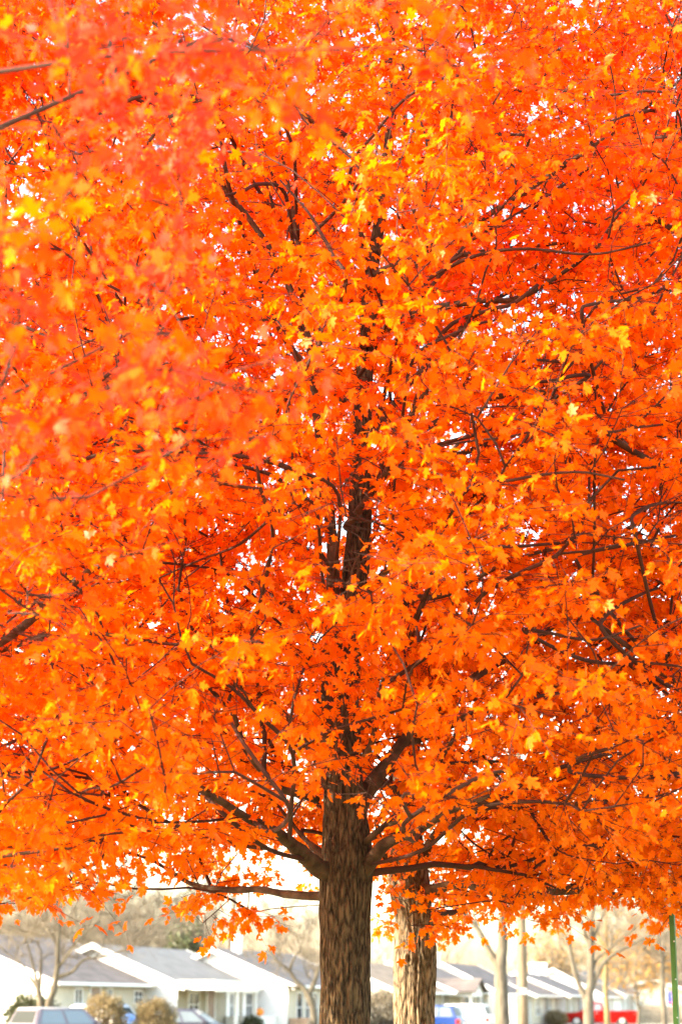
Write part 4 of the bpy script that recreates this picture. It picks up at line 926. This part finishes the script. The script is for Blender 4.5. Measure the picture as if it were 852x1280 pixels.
bare_tree('bare_tree', 'leafless tree with two pale stems rising above the hatchback', g0(58, Y), [(*g0(50, Y)[:2], 0, .15)] + pxpath([(51, 1262, Y, 8), (48, 1236, Y, 6.5), (45, 1222, Y, 4), (40, 1200, Y, 3), (32, 1170, Y, 2)], 0),
          [[(*g0(61, Y)[:2], .0, .17)] + pxpath([(61, 1258, Y, 10), (68, 1235, Y, 8), (72, 1205, Y, 6), (73, 1175, Y, 5), (76, 1140, Y, 3), (80, 1110, Y, 2)], 0),
           pxpath([(48, 1236, Y, 6), (38, 1222, Y, 3), (28, 1206, Y, 2), (10, 1192, Y, 1.5)], 0), pxpath([(49, 1238, Y, 5), (51, 1215, Y, 4), (52, 1190, Y, 2)], 0),
           pxpath([(70, 1222, Y, 6), (90, 1215, Y, 4), (105, 1200, Y, 3), (128, 1196, Y, 2.5), (148, 1190, Y, 2), (175, 1180, Y, 1.5)], 0), pxpath([(71, 1212, Y, 5), (84, 1195, Y, 4), (100, 1172, Y, 3), (125, 1150, Y, 2)], 0), pxpath([(73, 1185, Y, 4), (60, 1160, Y, 3), (45, 1130, Y, 2)], 0)],
          (g0(92, Y)[0], Y), 3.3, 7.4, 4.2, 260, M_GREY, M_BRUSH, .009, 12, .7)
Y = 62
bare_tree('street_tree', 'smooth grey tree forked in a Y left of the utility pole', g0(626, Y), [(*g0(627, Y)[:2], 0, .26)] + pxpath([(627, 1262, Y, 18), (626, 1230, Y, 16), (625, 1205, Y, 15), (628, 1180, Y, 13), (627, 1150, Y, 11), (630, 1110, Y, 9), (626, 1060, Y, 6)], 0),
          [pxpath([(625, 1210, Y, 13), (613, 1192, Y, 8), (603, 1172, Y, 7), (594, 1158, Y, 6.5), (575, 1138, Y, 5.5), (556, 1118, Y, 4), (540, 1090, Y, 3)], 0), pxpath([(600, 1168, Y, 4), (594, 1150, Y, 3), (590, 1130, Y, 2)], 0)],
          (g0(610, Y)[0], Y), 5.4, 9, 3, 90, M_GREY, M_BRUSH, .006, 6, .5)
Y = 78
bare_tree('street_tree', 'grey bare tree with four rising stems in front of the red pickup', g0(735, Y), [(*g0(735, Y)[:2], 0, .24)] + pxpath([(735, 1268, Y, 13), (735, 1246, Y, 12), (738, 1220, Y, 8), (738, 1190, Y, 9), (738, 1160, Y, 7), (742, 1120, Y, 5)], 0),
          [pxpath([(733, 1250, Y, 9), (722, 1228, Y, 6), (714, 1200, Y, 5.5), (708, 1175, Y, 4), (694, 1150, Y, 3), (690, 1120, Y, 2)], 0), pxpath([(711, 1188, Y, 4), (712, 1165, Y, 3.5), (706, 1130, Y, 2.5)], 0),
           pxpath([(736, 1246, Y, 8), (742, 1228, Y, 6), (752, 1206, Y, 5.5), (768, 1192, Y, 4.5), (790, 1180, Y, 3.5), (815, 1168, Y, 2.5), (850, 1150, Y, 1.5)], 0), pxpath([(738, 1222, Y, 4), (745, 1200, Y, 3), (756, 1190, Y, 3), (790, 1160, Y, 2), (810, 1130, Y, 1.5)], 0),
           pxpath([(738, 1192, Y, 5), (730, 1165, Y, 4), (722, 1130, Y, 3)], 0), pxpath([(740, 1175, Y, 5), (752, 1145, Y, 3.5), (765, 1110, Y, 2)], 0)],
          (g0(750, Y)[0], Y), 4.4, 9, 3.6, 150, M_GREY, M_BRUSH, .006, 8, .6)
Y = 100
bare_tree('street_tree', 'slim straight tree with yellowish bark in front of the pickup bed', g0(757, Y), [(*g0(758, Y)[:2], 0, .17)] + pxpath([(758, 1262, Y, 7), (756, 1235, Y, 5.5), (757, 1205, Y, 5.5), (757, 1165, Y, 4), (757, 1130, Y, 3)], 0),
          [pxpath([(757, 1200, Y, 3), (765, 1180, Y, 2.5), (775, 1160, Y, 2)], 0), pxpath([(757, 1190, Y, 3), (748, 1170, Y, 2.5), (742, 1150, Y, 2)], 0)], (g0(757, Y)[0], Y), 4.2, 8.5, 2.2, 70, mat('yellow_bark', (.17, .125, .06), .9, .2, var=.25), M_BRUSH, .008, 8, .6, leaf=M_GOLD, nleaf=900, lsize=(.07, .12))
Y = 118
bare_tree('street_tree', 'thin pale tree beside the green signpost', g0(828, Y), [(*g0(829, Y)[:2], 0, .17)] + pxpath([(829, 1262, Y, 7), (827, 1230, Y, 5.5), (827, 1205, Y, 5), (824, 1185, Y, 3), (820, 1160, Y, 2)], 0),
          [pxpath([(827, 1210, Y, 4), (829, 1190, Y, 3), (832, 1165, Y, 2)], 0), pxpath([(826, 1198, Y, 3), (815, 1185, Y, 2), (806, 1170, Y, 1.5)], 0)], (g0(826, Y)[0], Y), 4.4, 9.5, 4.4, 190, M_GREY, M_BRUSH, .012, 10, .8)
Y = 92
bare_tree('gnarled_tree', 'gnarled shaggy-barked tree leaning beside the widest maple trunk', g0(391, Y), [(*g0(392, Y)[:2], 0, .2)] + pxpath([(392, 1268, Y, 9), (390, 1256, Y, 9), (386, 1246, Y, 9), (380, 1236, Y, 7), (370, 1226, Y, 5), (360, 1212, Y, 4), (345, 1200, Y, 3), (335, 1182, Y, 2)], 0),
          [pxpath([(385, 1244, Y, 7), (391, 1232, Y, 6), (396, 1218, Y, 4), (402, 1200, Y, 3), (412, 1180, Y, 2)], 0), pxpath([(377, 1233, Y, 5), (366, 1234, Y, 3), (358, 1232, Y, 2)], 0), pxpath([(362, 1214, Y, 4), (366, 1200, Y, 3), (376, 1185, Y, 2), (380, 1165, Y, 1.5)], 0)],
          (g0(372, Y)[0], Y), 2.9, 7.2, 3.0, 150, M_GREY, M_BRUSH, .010, 10, .6)
# golden tree far right and pale yellow one
def std_tree(name, label, px, Yd, h, r, zlo, N, bark, brush, tw, per, tl, **k):
    x, y, _ = g0(px, Yd); tr = [(x, y, 0, h * .018), (x + .1, y, h * .2, h * .015), (x - .1, y, h * .45, h * .010), (x + .1, y, h * .7, h * .006), (x, y, h * .95, h * .002)]
    lb = []
    for i in range(6):
        a = i * 2.4 + random.random(); z0 = h * (.16 + .07 * i); q = r * .7
        lb.append([(x, y, z0, h * .008)] + [(x + math.cos(a) * q * t, y + math.sin(a) * q * t, z0 + h * .38 * t ** .8, h * .007 * (1 - .7 * t)) for t in (.2, .45, .7, 1)])
    return bare_tree(name, label, (x, y, 0), tr, lb, (x, y), zlo, h, r, N, bark, brush, tw, per, tl, **k)
std_tree('golden_tree', 'golden-leaved tree above the pale house at the right', 796, 150, 6.6, 2.9, 2.6, 130, M_GREY, M_BRUSH, .012, 8, .7, leaf=M_GOLD, nleaf=1500, lsize=(.14, .24))
std_tree('golden_tree', 'pale yellow-leaved tree above the roof right of the utility pole', 690, 172, 8.6, 2.9, 3.2, 150, M_GREY, M_BRUSH, .012, 8, .7, leaf=leaf_mat('pale_gold_leaf', [(0, (.42, .32, .17)), (1, (.45, .27, .10))]), nleaf=1300, lsize=(.16, .28))
std_tree('evergreen_tree', 'dark evergreen standing among bare trunks behind the light grey roof', 231, 112, 8.2, 1.2, 2.2, 120, M_GREYD, M_GREYD, .012, 6, .5, leaf=M_EVER, nleaf=4000, lsize=(.12, .22), prof=([0, .3, .7, 1], [1, .9, .5, .1]))

# dark slender stems behind the second house
Y = 116
for (pts, lab) in [([(243, 1262, 6), (244, 1215, 4), (247, 1170, 4), (245, 1130, 3), (240, 1080, 2)], 'slender dark bare tree next to the evergreen'),
                   ([(256, 1262, 6), (253, 1215, 4), (248, 1175, 4), (250, 1140, 3), (262, 1090, 2)], 'slender dark bare tree, second right of the evergreen, leaning outward'),
                   ([(262, 1262, 6), (261, 1200, 4), (265, 1160, 3), (272, 1120, 2), (276, 1080, 2)], 'slender dark bare tree, third right of the evergreen'),
                   ([(285, 1262, 8), (285, 1200, 6), (289, 1165, 5), (293, 1130, 4), (298, 1080, 3)], 'thicker grey bare tree rising behind the white chimney')]:
    p = pxpath([(a, b, Y, c) for a, b, c in pts], 0); p[0] = (p[0][0], p[0][1], 0, p[0][3] * 1.2)
    q = p[2]; lb = [[q, (q[0] + .5, q[1], q[2] + 1.4, .05), (q[0] + 1.3, q[1] + .3, q[2] + 3, .03)], [p[3], (p[3][0] - .5, q[1], p[3][2] + 1.2, .04), (p[3][0] - 1.2, q[1], p[3][2] + 2.6, .02)]]
    bare_tree('bare_tree', lab, (p[0][0], p[0][1], 0), p, lb, (q[0], q[1]), 5, 11, 1.6, 50, M_GREYD, M_GREYD, .007, 8, .6, group='slender trees behind the roofs')
    Y += 2

M_PALE = mat('washed_out_twigs', (.38, .32, .24), .95, .1, var=.2, vscale=1.2)  # twig colour raised for the overexposed look of the farther trees
protos = [std_tree('bare_tree', 'bare beige tree above the far-left roof', 20, 118, 9.2, 4.6, 2.6, 280, M_GREY, M_BRUSH, .013, 8, .95, group='bare trees behind the houses'),
          std_tree('bare_tree', 'broad bare beige tree above the light grey roof', 150, 124, 8.2, 5.2, 2.4, 290, M_GREY, M_BRUSH, .013, 8, .95, group='bare trees behind the houses'),
          std_tree('bare_tree', 'tall bare tree above the grey roof with the white chimney', 335, 150, 10, 4.8, 2.6, 200, M_GREY, M_PALE, .013, 6, 1.0, group='bare trees behind the houses'),
          std_tree('bare_tree', 'pale broad bare tree behind the roof right of the sunlit trunk', 560, 195, 10, 5, 2.4, 180, M_GREY, M_PALE, .013, 6, 1.1, group='bare trees behind the houses')]
def copy_tree(o, loc, rz, sc3, label):
    r = o.copy(); COL.objects.link(r); r.location = loc; r.rotation_euler = (0, 0, rz); r.scale = sc3; r['label'] = label
    for ch in o.children: c = ch.copy(); COL.objects.link(c); c.parent = r; c.matrix_parent_inverse = ch.matrix_parent_inverse.copy()
    return r
for i, (px, Yd, k, s_, lab) in enumerate([
    (-30, 125, 1, 1.0, 'bare beige tree at the left edge of the far tree line'), (75, 128, 2, .95, 'bare tree behind the twin-stemmed tree'), (112, 140, 0, 1.0, 'bare tree above the small white gable peak'),
    (195, 132, 0, .95, 'bare tree left of the dark evergreen'), (225, 175, 1, 1.2, 'bare tree far behind the dark evergreen'), (290, 160, 3, .9, 'bare tree directly behind the white chimney'),
    (375, 148, 3, .85, 'bare tree behind the gnarled tree, left of the widest trunk'), (402, 190, 2, 1.2, 'bare tree half behind the widest trunk on its left'), (350, 200, 3, 1.1, 'distant bare tree left of the gnarled tree'),
    (462, 160, 3, .9, 'bare tree just right of the widest trunk'), (484, 205, 2, .95, 'distant bare tree between the two maple trunks'), (548, 185, 2, .9, 'bare tree right of the sunlit trunk'),
    (572, 215, 2, 1.0, 'pale distant bare tree above the house with the porch gable'), (590, 240, 3, 1.0, 'palest bare tree, left of the grey forked tree'), (700, 205, 3, 1.1, 'bare tree behind the pale yellow tree'),
    (735, 215, 2, 1.2, 'bare tree behind the four-stemmed tree'), (775, 200, 2, 1.2, 'bare tree behind the golden tree, to its left'), (815, 205, 1, 1.25, 'bare tree behind the golden tree, to its right'),
    (860, 190, 0, 1.35, 'bare tree at the right edge of the far tree line'), (845, 240, 2, 1.6, 'distant bare tree behind the green signpost')]):
    x, y, _ = g0(px, Yd); copy_tree(protos[k], (x, y, 0), i * 1.7, (s_, s_, s_), lab)
